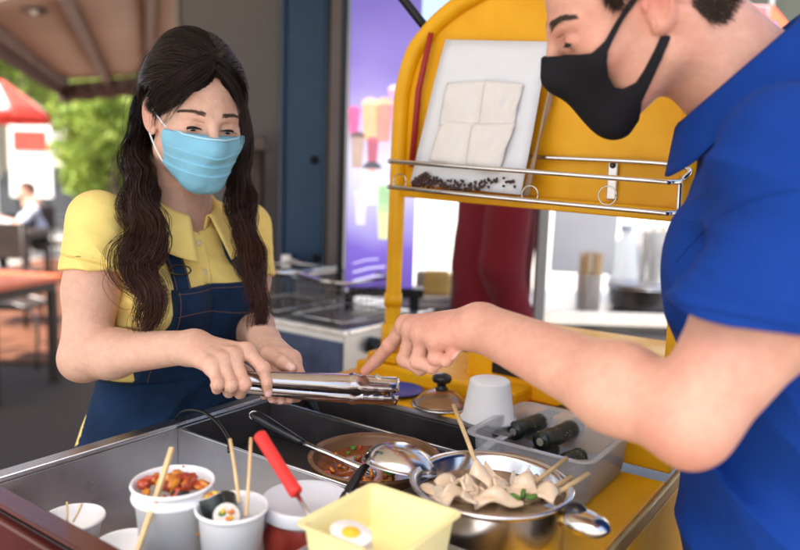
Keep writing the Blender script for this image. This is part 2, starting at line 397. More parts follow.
def pquad(x0, x1, y0, y1, d, m, name, parent, th=.004):
    p, q = P(x0, y1, d), P(x1, y0, d); t = MB(); t.box(((p[0] + q[0]) / 2, d_at(d) + th / 2, (p[2] + q[2]) / 2), (abs(q[0] - p[0]), th, abs(q[2] - p[2]))); return t.build(name, m, parent)
def d_at(d): return P(382, 180, d)[1]
pquad(344, 424, -60, 291, pd, PUR, 'print', lb, .03)
pquad(341, 346, -64, 297, pd - .012, BLACKM, 'frame_side', lb, .06)
pquad(346.5, 424, 291.5, 298, pd - .012, BLACKM, 'frame_rail', lb, .06)
def drink(px, py, h, w, cb, ct, parent, name='printed_drink'):
    cb = tuple(lerp(c, d_, .15) for c, d_ in zip(cb, (.62, .58, .74))); ct = tuple(lerp(c, d_, .12) for c, d_ in zip(ct, (.62, .58, .74)))
    base = P(px, py, pd - .0035); s = pd / 720
    t = MB(); t.prism([(-w * .36 * s, 0), (w * .36 * s, 0), (w * .5 * s, h * s), (-w * .5 * s, h * s)], .002, None, (base[0], d_at(pd) - .002, base[2]))
    o = t.build(name, mat('print_' + '_'.join('%02d' % int(c * 99) for c in cb), cb, rough=.35, emit=cb, estr=.3, var=.15, vscale=25), parent)
    t = MB(); z = base[2] + h * s
    t.prism([(math.cos(a) * w * .55 * s, math.sin(a) * w * .42 * s) for a in np.linspace(0, math.pi, 9)], .002, None, (base[0], d_at(pd) - .0045, z))
    t.build('printed_topping', mat('print_' + '_'.join('%02d' % int(c * 99) for c in ct), ct, rough=.35, emit=ct, estr=.3, var=.15, vscale=25), o)
for a in [(354, 134, 22, 11, (.75, .06, .25), (.80, .10, .30)), (357, 168, 30, 14, (.45, .30, .22), (.14, .06, .04)), (370, 140, 34, 17, (.72, .45, .18), (.78, .60, .42)),
          (383, 142, 36, 17, (.72, .24, .16), (.80, .50, .30)), (372, 172, 30, 11, (.42, .05, .08), (.5, .1, .12)), (371, 205, 36, 17, (.75, .72, .62), (.03, .03, .04)),
          (384, 212, 26, 15, (.30, .55, .24), (.75, .8, .7)), (383, 240, 30, 14, (.62, .66, .30), (.42, .62, .30)), (360, 225, 30, 12, (.70, .62, .70), (.78, .75, .8)), (394, 122, 30, 13, (.65, .3, .5), (.8, .65, .75))]: drink(*a, lb)
for k in range(3):
    p = P(352 + 0 * k, 283 - 9 * k, pd - .004); q = P(392 - 7 * k, 276 - 8 * k, pd - .004); t = MB(); t.tube([(p[0], d_at(pd) - .002, p[2]), (lerp(p[0], q[0], .5), d_at(pd) - .002, lerp(p[2], q[2], .5) + .004), (q[0], d_at(pd) - .002, q[2])], .0035 - .0008 * k, 6)
    t.build('printed_script', mat('print_white', (.7, .68, .85), rough=.4, emit=(.7, .68, .85), estr=.3), lb)
for sx in (350, 418):
    p = P(sx, 200, pd + .03); t = MB(); t.bbox((p[0], p[1] + .06, .5), (.03, .03, .976), .003); t.build('post', BLACKM, lb)

# unseen awning added and sized to keep sun off the stall: fabric on tubes
AWN = mat('awning_fabric', (.72, .66, .56), rough=.9, var=.06, vscale=4)
_n = AWN.node_tree.nodes; _tr = _n.new('ShaderNodeBsdfTranslucent'); _tr.inputs[0].default_value = (.80, .72, .60, 1); _ms = _n.new('ShaderNodeMixShader'); _ms.inputs[0].default_value = .16
AWN.node_tree.links.new(_n['Principled BSDF'].outputs[0], _ms.inputs[1]); AWN.node_tree.links.new(_tr.outputs[0], _ms.inputs[2]); AWN.node_tree.links.new(_ms.outputs[0], _n['Material Output'].inputs[0])
aw = empty('unseen_sun_awning', (.1, 1.4, 0), 0, 'unseen fabric awning added over the food stall to keep off the sun', 'awning')
t = MB(); rows = [[(x, y, 2.48 + .10 * math.cos((x + 1.) / 4.) - .02 * math.sin((y + .6) * 2.2) ** 2) for x in np.linspace(-4.6, .95, 31)] for y in np.linspace(-.12, 3.6, 21)]
t.grid(rows, .004); t.build('sheet', AWN, aw)
for x in (-4.6, .95):
    for y in (-.12, 3.6):
        t = MB(); t.tube([(x, y, .012), (x, y, 2.50)], .022, 12); t.build('post', BLACKM, aw)
for y in (-.12, 3.6):
    t = MB(); t.tube([(x, y, 2.455 + .10 * math.cos((x + 1.) / 4.)) for x in np.linspace(-4.6, .95, 20)], .016, 10); t.build('rail', BLACKM, aw)

# cafe canopy at the left with beams, lamp
cc = empty('cafe_canopy', (-3.0, 6.5, 0), 0, 'brown fabric cafe canopy on beams with hanging valance', 'canopy')
CANV = mat('canopy_canvas', (.36, .275, .215), rough=.9, var=.12, vscale=1.5, bump=.2, bscale=30)
CANV2 = mat('canopy_valance', (.105, .060, .050), rough=.85, var=.15, vscale=3); BEAM = mat('canopy_beam', (.17, .12, .10), rough=.6, var=.2, vscale=6)
e0 = P(64, 80, 8.0); e1 = P(200, 66, 7.6); s0 = P(-30, 8, 4.6); s1 = P(250, -80, 3.6)
cor = [e0, P(108, 78, 7.85), P(150, 74, 7.75), e1]; cs = [s0, P(60, -16, 4.3), P(150, -50, 4.0), s1]
for k in range(3):
    rows = []
    for u in np.linspace(0, 1, 13):
        rows.append([lerp(lerp(cor[k], cor[k + 1], v), lerp(cs[k], cs[k + 1], v), u) + np.array([0, 0, -.06 * math.sin(u * math.pi) * math.sin(v * math.pi)]) for v in np.linspace(.012, .988, 7)])
    t = MB(); t.grid(rows, .006); t.build('canvas_panel', CANV, cc)
def beam(p, q, w, h, name='beam', m=BEAM, par=cc):
    p, q = Vector(p), Vector(q); d = (q - p); ln = d.length; y = d.normalized(); x = y.cross(Vector((0, 0, 1))).normalized(); z = x.cross(y); M = Matrix((x, y, z)).transposed()
    t = MB(); t.bbox((p + q) / 2, (w, ln, h), .004, seg=1, M=M); return t.build(name, m, par)
dz = np.array([0, 0, -.05])
for k in range(4): beam(cor[k] + dz, cs[k] + dz, .06 if k not in (0,) else .11, .07 if k else .10)
beam(e0 + dz * 1.8, e1 + dz * 1.8, .07, .09, 'eave_beam')
t = MB(); n = 40
rows = [[lerp(e0, e1, v) + np.array([0, -.03 + .012 * math.sin(v * 60), -.10 - u * (.15 + .01 * math.sin(v * 40))]) for v in np.linspace(-.03, 1, n)] for u in np.linspace(0, 1, 4)]
t.grid(rows, .005); t.build('valance', CANV2, cc)
t = MB(); rows = [[lerp(e0, s0, v) + np.array([.0, 0, -.09 - u * .12]) for v in np.linspace(0, 1, 20)] for u in np.linspace(0, 1, 3)]; t.grid(rows, .005); t.build('side_valance', CANV2, cc)
for p in (P(140, 74, 7.8),):
    t = MB(); t.tube([(p[0], p[1], .012), (p[0], p[1], p[2] - .06)], .035, 10); t.build('post', BEAM, cc)
for q in (s0, s1):
    t = MB(); t.tube([(q[0] - .3 * (q is s0), q[1], .012), (q[0] - .3 * (q is s0), q[1], q[2])], .03, 10); t.build('post', BEAM, cc)
lp = P(34, 12, 4.75); t = empty('pendant_lamp', lp, 0, 'dark cone shade lamp hanging under the canopy', 'lamp')
b = MB(); b.lathe([(.012, .075), (.03, .07), (.055, .045), (.085, .0), (.082, .0), (.05, .042), (.0, .06)], lp, 24); b.build('shade', mat('lamp_shade', (.05, .04, .036), rough=.5), t)
b = MB(); b.tube([lp + np.array([0, 0, .07]), lp + np.array([0, 0, .45])], .006, 8); b.build('cord', BLACKP, t)
b = MB(); b.lathe([(.0, -.02), (.018, -.012), (.024, .008), (.016, .03), (.0, .045)], lp, 16); b.build('bulb', mat('bulb_glass', (.8, .78, .72), rough=.2), t)

# trees beyond the cafe
random.seed(4)
LEAF = [mat('leaf_a', (.15, .24, .04), rough=.55, var=.3, vscale=2, spec=.3, sss=.0), mat('leaf_b', (.27, .34, .06), rough=.55, var=.3, vscale=2, spec=.3)]
BARK = mat('bark', (.09, .065, .045), rough=.9, var=.3, vscale=10, bump=.6, bscale=20)
for m in LEAF:
    b = m.node_tree.nodes['Principled BSDF']; tr = m.node_tree.nodes.new('ShaderNodeBsdfTranslucent'); ms = m.node_tree.nodes.new('ShaderNodeMixShader'); ms.inputs[0].default_value = .4
    tr.inputs[0].default_value = (.32, .38, .07, 1); out = m.node_tree.nodes['Material Output']; m.node_tree.links.new(b.outputs[0], ms.inputs[1]); m.node_tree.links.new(tr.outputs[0], ms.inputs[2]); m.node_tree.links.new(ms.outputs[0], out.inputs[0])
def tree(x, y, h, rad, zc, label, n=5200, seed=1, squash=1.0):
    rg = np.random.default_rng(seed); root = empty('tree', (x, y, 0), 0, label, 'tree')
    t = MB(); lean = rg.normal(0, .08, 2); top = np.array([x + lean[0] * h, y + lean[1] * h, zc])
    t.tube(spline([(x, y, -.02), (x + lean[0] * .3 * h, y, zc * .45), top], 9), list(np.linspace(.12, .05, 9) * h / 5), 9)
    ends = []
    for k in range(9):
        a = k * 2.4 + rg.random(); s = np.array([x, y, 0]) + (top - np.array([x, y, 0])) * (.5 + .5 * rg.random()); e = top + np.array([math.cos(a) * rad * .7, math.sin(a) * rad * .7, rg.uniform(-.25, .6) * rad])
        t.tube(spline([s, (s + e) / 2 + rg.normal(0, .12, 3), e], 6), list(np.linspace(.035, .008, 6) * h / 5), 6); ends.append(e)
    t.build('trunk', BARK, root)
    nc = 46; cen = np.array([top + (lambda v: v / np.linalg.norm(v) * rg.random() ** .4)(rg.normal(size=3)) * np.array([rad, rad, rad * .85 * squash]) for _ in range(nc)])
    ci = rg.integers(0, nc, n); v = rg.normal(size=(n, 3)); v /= np.linalg.norm(v, axis=1, keepdims=True); pos = cen[ci] + v * rg.random((n, 1)) ** .5 * rad * .30
    A = rg.normal(size=(n, 3)); A /= np.linalg.norm(A, axis=1, keepdims=True); Bx = np.cross(A, rg.normal(size=(n, 3))); Bx /= np.linalg.norm(Bx, axis=1, keepdims=True)
    s = rg.uniform(.05, .10, (n, 1)) * h / 5
    V = np.stack([pos - A * s, pos + Bx * s * .45, pos + A * s, pos - Bx * s * .45], 1).reshape(-1, 3)
    t = MB(); t.v = [tuple(p) for p in V]; t.f = [(4 * i, 4 * i + 1, 4 * i + 2, 4 * i + 3) for i in range(n)]; t.sm = [False] * n; t.mi = [int(q) for q in (rg.random(n) < .45)]
    t.build('crown', LEAF, root, fix=False)
def at_px(px, d): p = P(px, 180, d); return p[0], p[1]
for (px, d, h, rad, zc, lab, sd_, sq) in [(112, 12.5, 4.6, .95, 2.35, 'leafy tree with low crown and thin stem behind the cafe post', 2, 1.2), (92, 14.2, 5.0, .85, 1.5, 'low bushy yellow-green tree beside the bright street', 3, 1.0),
        (28, 19.5, 7.5, 1.9, 4.3, 'tall sunlit tree rising above the red parasol', 5, .9), (150, 16.0, 6.0, 1.5, 2.9, 'dense green tree between the canopy and the grey wall', 6, 1.1), (70, 23.5, 8, 2.2, 4.6, 'pale far tree across the street beyond the canopy edge', 7, 1.)]:
    x, y = at_px(px, d); tree(x, y, h, rad, zc, lab, 4200, sd_, sq)

# red parasol
x, y = at_px(-4, 11.0); pr = empty('parasol', (x, y, 0), 0, 'red and white street parasol in full sun beyond the cafe', 'parasol')
REDC = mat('red_canvas', (.62, .045, .03), rough=.85, var=.1, vscale=3); WHC = mat('white_canvas', (.75, .73, .70), rough=.85)
zt = P(8, 78, 11)[2]; zb = P(8, 124, 11)[2]
for k in range(8):
    a0, a1 = 2 * math.pi * k / 8, 2 * math.pi * (k + 1) / 8; rows = []
    for u in np.linspace(0, 1, 7): rows.append([(x + math.cos(lerp(a0, a1, v)) * .80 * u * (1 - .05 * math.sin(v * math.pi)), y + math.sin(lerp(a0, a1, v)) * .80 * u * (1 - .05 * math.sin(v * math.pi)), lerp(zt, zb + .16, u ** 1.2)) for v in np.linspace(0, 1, 6)])
    t = MB(); t.grid(rows, .004); g_ = t.build('gore', REDC if k % 2 else WHC, pr)
    t = MB(); t.grid([[(p[0], p[1], p[2] - .14 * u) for p in rows[-1]] for u in np.linspace(0.01, 1, 3)], .004); t.build('valance', REDC, pr)
t = MB(); t.tube([(x, y, 0), (x, y, zt + .08)], .022, 10); t.build('pole', WHC, pr)
t = MB(); t.lathe([(.0, .10), (.10, .09), (.24, .05), (.26, .0)], (x, y, .004), 20); t.build('base', GREYW, pr)

# shops across the street
WALLW = mat('white_render', (.80, .78, .74), rough=.85, var=.05, vscale=1.2); WALLC = mat('cream_render', (.66, .58, .46), rough=.85, var=.07, vscale=1.2)
GLS = mat('shop_glass', (.03, .035, .04), rough=.08, spec=.6); FRM = mat('shop_frame', (.10, .10, .11), rough=.5)
def shop(x0, x1, y, h, m, label, nw, awn=None):
    root = empty('shop_house', ((x0 + x1) / 2, y, 0), 0, label, 'building'); w = x1 - x0
    t = MB(); t.box(((x0 + x1) / 2, y + 3, h / 2), (w, 6, h)); t.build('wall', m, root)
    t = MB(); t.box(((x0 + x1) / 2, y + 2.9, h + .1), (w + .3, 6.4, .2)); t.build('roof', GREYW, root)
    for k in range(nw):
        cx = x0 + w * (k + .5) / nw; ww = w / nw * .62
        for zc_, hh in ((1.25, 2.1), (h * .70, 1.25)):
            f = MB(); f.bbox((cx, y - .03, zc_), (ww + .16, .10, hh + .16), .01, seg=1); fo = f.build('window', FRM, root)
            q = MB(); q.box((cx, y - .10, zc_), (ww, .03, hh)); q.build('pane', GLS, fo)
            if zc_ > 2: q = MB(); q.box((cx, y - .12, zc_ - hh / 2 - .11), (ww + .3, .22, .06)); q.build('sill', m, fo)
    t = MB(); t.box(((x0 + x1) / 2, y - .09, 2.75), (w * .9, .12, .5)); t.build('fascia', awn or WHC, root)
shop(-21, -14.2, 25.0, 6.5, WALLW, 'white two-storey shop with red fascia across the street', 3, REDC)
shop(-14.0, -8.6, 25.6, 7.2, WALLC, 'cream two-storey shop with white fascia across the street', 3)
shop(-8.4, -2.0, 25.2, 6.2, WALLW, 'white shop with dark fascia behind the grey wall', 3, GREYW)
# sunlit white wall to the right of the stall, seen under the cart's panel
ww_ = empty('garden_wall', (2.4, 6.6, 0), 0, 'sunlit white rendered wall beyond the stall', 'wall')
t = MB(); t.box((2.2, 6.75, 1.25), (7.4, .22, 2.5)); t.build('wall_face', WALLW, ww_)
t = MB(); t.box((2.2, 6.75, 2.56), (7.6, .34, .12)); t.build('coping', WALLW, ww_)

# street clutter: parked car side, kiosk board, planter
sg = empty('sign_board', at_px(27, 15) + (0,), 0, 'tall pale sign board with red panel by the street', 'sign'); p = P(31, 150, 14.8)
t = MB(); t.bbox((p[0], p[1], 1.55), (.85, .07, 1.5), .01); t.build('board', WALLW, sg); t = MB(); t.box((p[0], p[1] - .045, 1.95), (.7, .02, .42)); t.build('red_panel', REDC, sg)
for s in (-.3, .3): t = MB(); t.tube([(p[0] + s, p[1] + .06, 0), (p[0] + s, p[1] + .06, 2.2)], .03, 8); t.build('post', BLACKM, sg)
cp = P(58, 180, 17.0); car = empty('parked_car', (cp[0], 17.0, 0), 0, 'dark grey car parked along the street', 'car')
prof = [(-2.1, .35), (-2.1, .75), (-1.75, .92), (-1.05, 1.0), (-.55, 1.45), (.75, 1.48), (1.35, 1.02), (2.0, .9), (2.12, .65), (2.1, .35)]
t = MB(); t.prism(prof, 1.65, None, (cp[0], 17.0, 0)); t.build('body', mat('car_paint', (.05, .055, .065), rough=.25, metal=.4, coat=.6), car)
t = MB(); t.prism([(-.95, 1.02), (-.5, 1.38), (.1, 1.40), (.1, 1.02)], 1.68, None, (cp[0], 17.0, 0)); t.build('window', GLS, car)
t = MB(); t.prism([(.18, 1.02), (.18, 1.40), (.7, 1.40), (1.12, 1.04)], 1.68, None, (cp[0], 17.0, 0)); t.build('window', GLS, car)
for sx in (-1.35, 1.3):
    for sy in (-.78, .78):
        t = MB(); t.lathe([(.0, -.10), (.22, -.10), (.33, -.08), (.34, 0), (.33, .08), (.22, .10), (0, .10)], (cp[0] + sx, 17.0 + sy, .34), 20, Matrix.Rotation(math.radians(90), 3, 'X')); wh = t.build('wheel', BLACKP, car)
        t = MB(); t.lathe([(0, -.112), (.19, -.108), (.2, -.09)], (cp[0] + sx, 17.0 + sy, .34), 16, Matrix.Rotation(math.radians(90), 3, 'X')); t.build('rim', STEEL, wh)

# ------------------------------------------------------------------ cafe furniture at the left
ORT = mat('orange_tabletop', (.72, .13, .035), rough=.35, var=.2, vscale=5, coat=.2); DKW = mat('dark_wood', (.03, .018, .014), rough=.5, var=.3, vscale=8)
def table(c, sx, sy, h, rz, label, top=ORT):
    root = empty('cafe_table', (c[0], c[1], .02), rz, label, 'table'); M = Matrix.Rotation(rz, 3, 'Z')
    t = MB(); t.bbox((0, 0, h), (sx, sy, .035), .005); t.build('tabletop', top, root, local=True)
    t = MB(); t.bbox((0, 0, h - .05), (sx - .06, sy - .06, .06), .004); t.build('apron_frame', DKW, root, local=True)
    for a in (-1, 1):
        for b in (-1, 1): t = MB(); t.bbox((a * (sx / 2 - .05), b * (sy / 2 - .05), h / 2 - .04), (.05, .05, h - .07), .004); t.build('leg', DKW, root, local=True)
    return root
q = P(-22, 285, 4.3); table((q[0] - .06, q[1]), .85, .6, .66, math.radians(-12), 'dark-legged table with sunlit orange-red top beside the vendor')
def chair(c, rz, label, grp=None):
    root = empty('cafe_chair', (c[0], c[1], .02), rz, label, 'chair', grp)
    t = MB(); t.bbox((0, 0, .45), (.42, .42, .04), .012); t.build('seat', DKW, root, local=True)
    t = MB(); t.bbox((0, .20, .74), (.42, .03, .30), .01); t.build('backrest', DKW, root, local=True)
    for a in (-1, 1):
        t = MB(); t.tube([(a * .19, -.19, 0), (a * .19, -.19, .44)], .016, 8); t.build('leg', DKW, root, local=True)
        t = MB(); t.tube([(a * .19, .21, 0), (a * .19, .20, .44), (a * .19, .23, .88)], .016, 8); t.build('leg', DKW, root, local=True)
    return root
q = P(48, 180, 8.6); chair((q[0], q[1]), math.radians(60), 'dark cafe chair the seated diner sits on')
q = P(5, 180, 6.0); chair((q[0], q[1]), math.radians(190), 'empty dark chair behind the orange-red table')
q = P(4, 180, 8.3); table((q[0], q[1]), .8, .7, .62, .1, 'dark table in front of the seated diner', DKW)
for k, (px, c) in enumerate([(2, (.6, .6, .58)), (12, (.65, .62, .55))]):
    q = P(px, 180, 8.3); t = MB(); t.lathe([(0, 0), (.030, 0), (.038, .11), (.036, .11), (.029, .006), (0, .006)], (q[0], q[1] - .1 * k, .660), 16)
    tag(t.build('drink_glass', mat('pale_glass%d' % k, c, rough=.1, spec=.6)), ['white drinking glass on the dark table of the seated diner', 'cream drinking glass on the dark table, closer to the seated diner'][k], 'glass', 'glasses on the far table')
# wire stool frame on the floor
q = P(14, 340, 4.9); st = empty('wire_stool', (q[0], q[1], .02), 0, 'low bent metal stool frame under the near table', 'stool')
for s in (-.14, .14): t = MB(); t.tube(spline([(-.2, s, .005), (-.2, s, .40), (.2, s, .40), (.22, s, .005)], 14), .010, 8); t.build('frame', STEELD, st, local=True)
t = MB(); t.bbox((0, 0, .415), (.36, .32, .03), .008); t.build('seat', DKW, st, local=True)
# ================================================================== FOOD CART
cart = empty('food_cart', tuple(CW(-.56, .84, 0)), TH, 'yellow food cart with stainless steel tray and arched back panel', 'cart')
def cbox(name, b0, b1, a0, a1, z0, z1, m, r=.003, parent=None):
    t = MB(); t.bbox(CW((b0 + b1) / 2, (a0 + a1) / 2, (z0 + z1) / 2), (b1 - b0, a1 - a0, z1 - z0), r, M=RZ); return t.build(name, m, parent or cart)
DECK = .90
cbox('cabinet', -.900, -.26, .388, 1.30, .16, .858, MAROON, .006)
cbox('near_panel', -.906, -.255, .372, .3865, .18, .938, MAROON, .004)
# deck at the customer's side with an edge strip
cbox('deck', -.468, -.262, .64, 1.075, .862, DECK, YPAINT, .004)
cbox('deck_edge', -.2615, -.2525, .40, 1.30, .882, DECK + .004, mat('worn_brass_edge', (.34, .22, .07), rough=.35, metal=.5, var=.4, vscale=18, rvar=.15), .003)
cbox('side_panel', -.2598, -.2535, .40, 1.29, .20, .880, YPAINT, .002)
cbox('side_plate', -.468, -.262, .3885, .637, .862, .946, STEEL, .003)
# tray: floor, outer walls, dividers
TB0, TB1, TA0, TA1 = -.906, -.472, .388, .968
cbox('tray_floor', TB0 + .012, TB1 - .002, TA0 + .012, TA1 - .004, .870, .8850, TRAYS, .001)
cbox('tray_wall', TB0 + .020, TB0 + .026, TA0 + .008, TA1, .8525, .949, TRAYS, .001)
cbox('tray_wall', TB0 + .028, TB1, TA0 + .008, TA0 + .013, .8525, .949, TRAYS, .001)
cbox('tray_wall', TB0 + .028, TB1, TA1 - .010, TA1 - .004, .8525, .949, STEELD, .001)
cbox('tray_wall', TB1 - .006, TB1, TA0 + .015, TA1 - .012, .8525, .949, TRAYS, .001)
cbox('rim', TB0 - .003, TB0 + .026, TA0 - .012, TA1 + .012, .9495, .955, TRAYS, .002)
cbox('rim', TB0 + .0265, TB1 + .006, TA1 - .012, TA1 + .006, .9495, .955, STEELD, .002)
cbox('rim', TB0 + .0265, -.27, TA0 - .014, TA0 + .013, .9495, .955, MAROON, .002)
cbox('rim', TB1 - .008, TB1 + .006, TA0 + .0135, TA1 - .0125, .9495, .955, TRAYS, .002)
cbox('divider', TB0 + .0265, TB1 - .009, .670, .6735, .8525, .9495, TRAYS, .001)
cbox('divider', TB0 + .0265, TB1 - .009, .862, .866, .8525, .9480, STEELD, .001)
t = MB(); t.tube([CW(TB0 + .0255, TA0 + .01, .9558), CW(TB0 + .0255, TA1, .9558)], .0016, 6); t.build('bright_edge', STEEL2, cart)
t = MB(); t.tube([CW(TB0 + .03, .6718, .9505), CW(TB1 - .01, .6718, .9505)], .0018, 6); t.build('bright_edge', STEEL2, cart)
t = MB(); t.tube([CW(TB0 + .03, .864, .9495), CW(TB1 - .01, .864, .9495)], .0018, 6); t.build('bright_edge', STEEL2, cart)
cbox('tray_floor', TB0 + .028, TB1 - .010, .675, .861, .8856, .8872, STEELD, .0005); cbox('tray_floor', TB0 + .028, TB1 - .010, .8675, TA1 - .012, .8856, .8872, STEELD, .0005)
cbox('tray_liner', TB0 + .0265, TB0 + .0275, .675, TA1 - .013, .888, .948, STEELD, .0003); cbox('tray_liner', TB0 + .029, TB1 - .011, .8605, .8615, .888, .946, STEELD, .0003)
# back ledge and its box
cbox('back_ledge', -.905, -.505, .986, 1.29, .905, .952, YPAINT, .004)
cbox('back_ledge', -.504, -.262, 1.092, 1.29, .905, .952, YPAINT, .004)
cbox('ledge_lip', -.870, -.520, 1.085, 1.30, .9530, .982, YPAINT, .006)
cbox('back_box', -.655, -.27, 1.150, 1.33, .9535, 1.030, YPAINT, .004)
cbox('box_top', -.665, -.262, 1.140, 1.345, 1.0345, 1.058, YPAINT, .004)
cbox('slot_strip', -.60, -.31, 1.1455, 1.1495, .992, 1.012, BLACKP, .001)
# wheels and legs
for b in (-.86, -.30):
    for a in (.50, 1.20):
        t = MB(); t.lathe([(0, -.02), (.05, -.022), (.078, -.014), (.08, 0), (.078, .014), (.05, .022), (0, .02)], CW(b, a, .0835), 24, RZ @ Matrix.Rotation(math.radians(90), 3, 'Y')); wo = t.build('wheel', BLACKP, cart)
        t = MB(); t.bbox(CW(b, a, .128), (.06, .05, .066), .004, M=RZ); t.build('caster', STEELD, wo)

# poles and arch
A0 = 1.133
arch = [(-.817, .955), (-.817, 1.0), (-.815, 1.30), (-.812, 1.46), (-.806, 1.515), (-.788, 1.568), (-.762, 1.598), (-.728, 1.626), (-.678, 1.652), (-.60, 1.676), (-.54, 1.682), (-.48, 1.676), (-.40, 1.652), (-.34, 1.615), (-.30, 1.56), (-.283, 1.50), (-.280, 1.42), (-.279, 1.30), (-.278, 1.06)]
pts = spline([CW(b, A0, z) for b, z in arch], 150)
t = MB(); t.tube(pts, .0155, 14); t.build('arch_tube', YPAINT, cart)
t = MB(); t.bbox(CW(-.817, A0, .9915), (.07, .07, .016), .004, M=RZ); t.lathe([(.0165, 0), (.022, .002), (.021, .05), (.0165, .055)], CW(-.817, A0, 1.0), 20); t.build('pole_foot', YPAINT, cart)
t = MB(); t.tube([CW(-.817, A0, 1.09), CW(-.817, A0, 1.115)], .018, 14); t.build('pole_collar', YPAINT, cart)
# panel inside the arch
top = [(b, z) for b, z in arch[3:16]]; poly = [(-.800, 1.311)] + [(b * .972 - .0151, z - .006) for b, z in top] + [(-.288, 1.291)]
t = MB()
n = len(poly); vs = [CW(b, a, z) for a in (A0 + .004, A0 + .012) for b, z in poly]
t.add(vs, [tuple(range(n)), tuple(range(n, 2 * n))[::-1]] + [(i, i + n, (i + 1) % n + n, (i + 1) % n) for i in range(n)]); t.build('back_panel', YPAINT, cart)
t = MB(); t.bbox(CW(-.54, A0 - .004, 1.304), (.515, .012, .020), .003, M=RZ @ Matrix.Rotation(math.radians(2.2), 3, 'Y')); t.build('panel_rail', YPAINT, cart)
# wire rack on the panel
def rod(name, pts, r, par=cart, n=60): t = MB(); t.tube(spline(pts, n), r, 10); return t.build(name, STEEL2, par)
AF = 1.062
rod('rack_rod', [CW(-.790, A0 - .018, 1.3695), CW(-.780, AF + .015, 1.3685), CW(-.765, AF, 1.3675), CW(-.55, AF, 1.3565), CW(-.315, AF, 1.3445), CW(-.292, AF + .012, 1.3435), CW(-.284, AF + .045, 1.3475), CW(-.295, A0 - .012, 1.369), CW(-.50, A0 - .010, 1.379), CW(-.60, A0 - .010, 1.382)], .0042, n=110)
rod('rack_rod', [CW(-.790, A0 - .018, 1.3235), CW(-.780, AF + .015, 1.3225), CW(-.765, AF, 1.3215), CW(-.55, AF, 1.3105), CW(-.315, AF, 1.3000), CW(-.290, AF + .01, 1.299), CW(-.283, AF + .045, 1.300), CW(-.284, A0 - .01, 1.303)], .0042, n=90)
rod('rack_upright', [CW(-.283, AF + .04, 1.300), CW(-.2835, AF + .04, 1.322), CW(-.284, AF + .04, 1.347)], .0036, n=8)
for b in (-.395,):
    t = MB(); t.bbox(CW(b, A0 - .001, 1.345), (.016, .006, .062), .002, M=RZ); br = t.build('bracket', STEEL, cart)
    t = MB(); t.lathe([(0, .004), (.004, .003), (.005, 0)], CW(b, A0 - .005, 1.368), 12, RZ @ Matrix.Rotation(math.radians(90), 3, 'X')); t.build('screw', STEELD, br)
for b, z in ((-.378, 1.321), (-.505, 1.318), (-.762, 1.332)):
    t = MB(); t.tube([CW(b + .014 * math.cos(q), AF + .004, z + .014 * math.sin(q)) for q in np.linspace(0, 2 * math.pi, 30)], .0011, 6); t.build('wire_ring', STEEL2, cart)
t = MB(); t.tube([CW(-.742, A0 - .012, 1.60), CW(-.765, A0 - .012, 1.50), CW(-.775, A0 - .012, 1.36)], [.005, .006, .006], 10); t.build('red_strip', mat('red_cord', (.35, .02, .02), rough=.5), cart)
# parasol arm: dark strut bolted to the arch
t = MB(); p0 = CW(-.735, A0 - .015, 1.590); t.tube([P(437, 41, 1.36), P(418, 18, 1.35), P(396, -10, 1.34), P(370, -45, 1.33)], .0085, 10); sr = t.build('strut', BLACKM, cart)
t = MB(); t.lathe([(0, .014), (.009, .013), (.011, .006), (.011, -.006), (0, -.01)], P(437, 41, 1.352), 14, RZ @ Matrix.Rotation(math.radians(90), 3, 'X')); t.build('bolt', STEEL, sr)

# white card, folded paper bags, coffee beans on the rack
def quadsheet(c4, n, bulge, th, m, name, parent=None, wob=0.):
    TL, TR, BR_, BL = c4; rows = []
    for u in np.linspace(0, 1, n):
        rows.append([lerp(lerp(TL, TR, v), lerp(BL, BR_, v), u) + av * (-bulge * math.sin(v * math.pi) * math.sin(u * math.pi) + wob * float(vnoise(np.array([[u * 4.1, v * 4.3, n * 1.7]]))[0])) for v in np.linspace(0, 1, n)])
    t = MB(); t.grid(rows, th); return t.build(name, m, parent)
def onA(px, py, a):
    r = ray(px, py); return CAM + r * ((a - CAM @ av) / (r @ av))
CARD = mat('white_card', (.74, .75, .76), rough=.55, var=.03, vscale=6)
tag(quadsheet([onA(446, 40, 1.125), onA(550, 42, 1.122), onA(521, 195, 1.082), onA(410, 184, 1.086)], 12, .004, .0022, CARD, 'white_card', wob=.003), 'large white card sheet leaning on the cart rack', 'card')
tag(quadsheet([onA(553, 100, 1.124), onA(555, 60, 1.126), onA(530, 196, 1.094), onA(522, 196, 1.092)], 6, 0, .004, mat('cardboard', (.36, .25, .15), rough=.8, var=.15, vscale=20), 'cardboard_edge'), 'brown cardboard sheet standing behind the white card', 'cardboard')
BAG = mat('paper_bag', (.76, .72, .66), rough=.75, var=.06, vscale=14, bump=.5, bscale=35)
for k, (c4, lab) in enumerate([([(446, 83), (487, 81), (485, 128), (440, 126)], 'upper left folded cream paper bag stuck on the white card'), ([(484, 80), (523, 84), (512, 131), (480, 126)], 'upper right folded cream paper bag with open edge on the white card'),
                               ([(441, 121), (477, 123), (470, 168), (430, 161)], 'lower left creased cream paper bag above the beans'), ([(471, 124), (515, 123), (498, 173), (467, 165)], 'lower right creased cream paper bag above the beans')]):
    aa = lambda y: lerp(1.119, 1.088, (y - 40) / 150) - .008 - .0022 * k
    tag(quadsheet([onA(x, y, aa(y)) for x, y in c4], 13, .0025, .0012, BAG, 'paper_bag', wob=.005), lab, 'paper bag')
rg = np.random.default_rng(8); t = MB()
BEAN = mat('coffee_bean', (.045, .014, .008), rough=.35, var=.4, vscale=300, coat=.2)
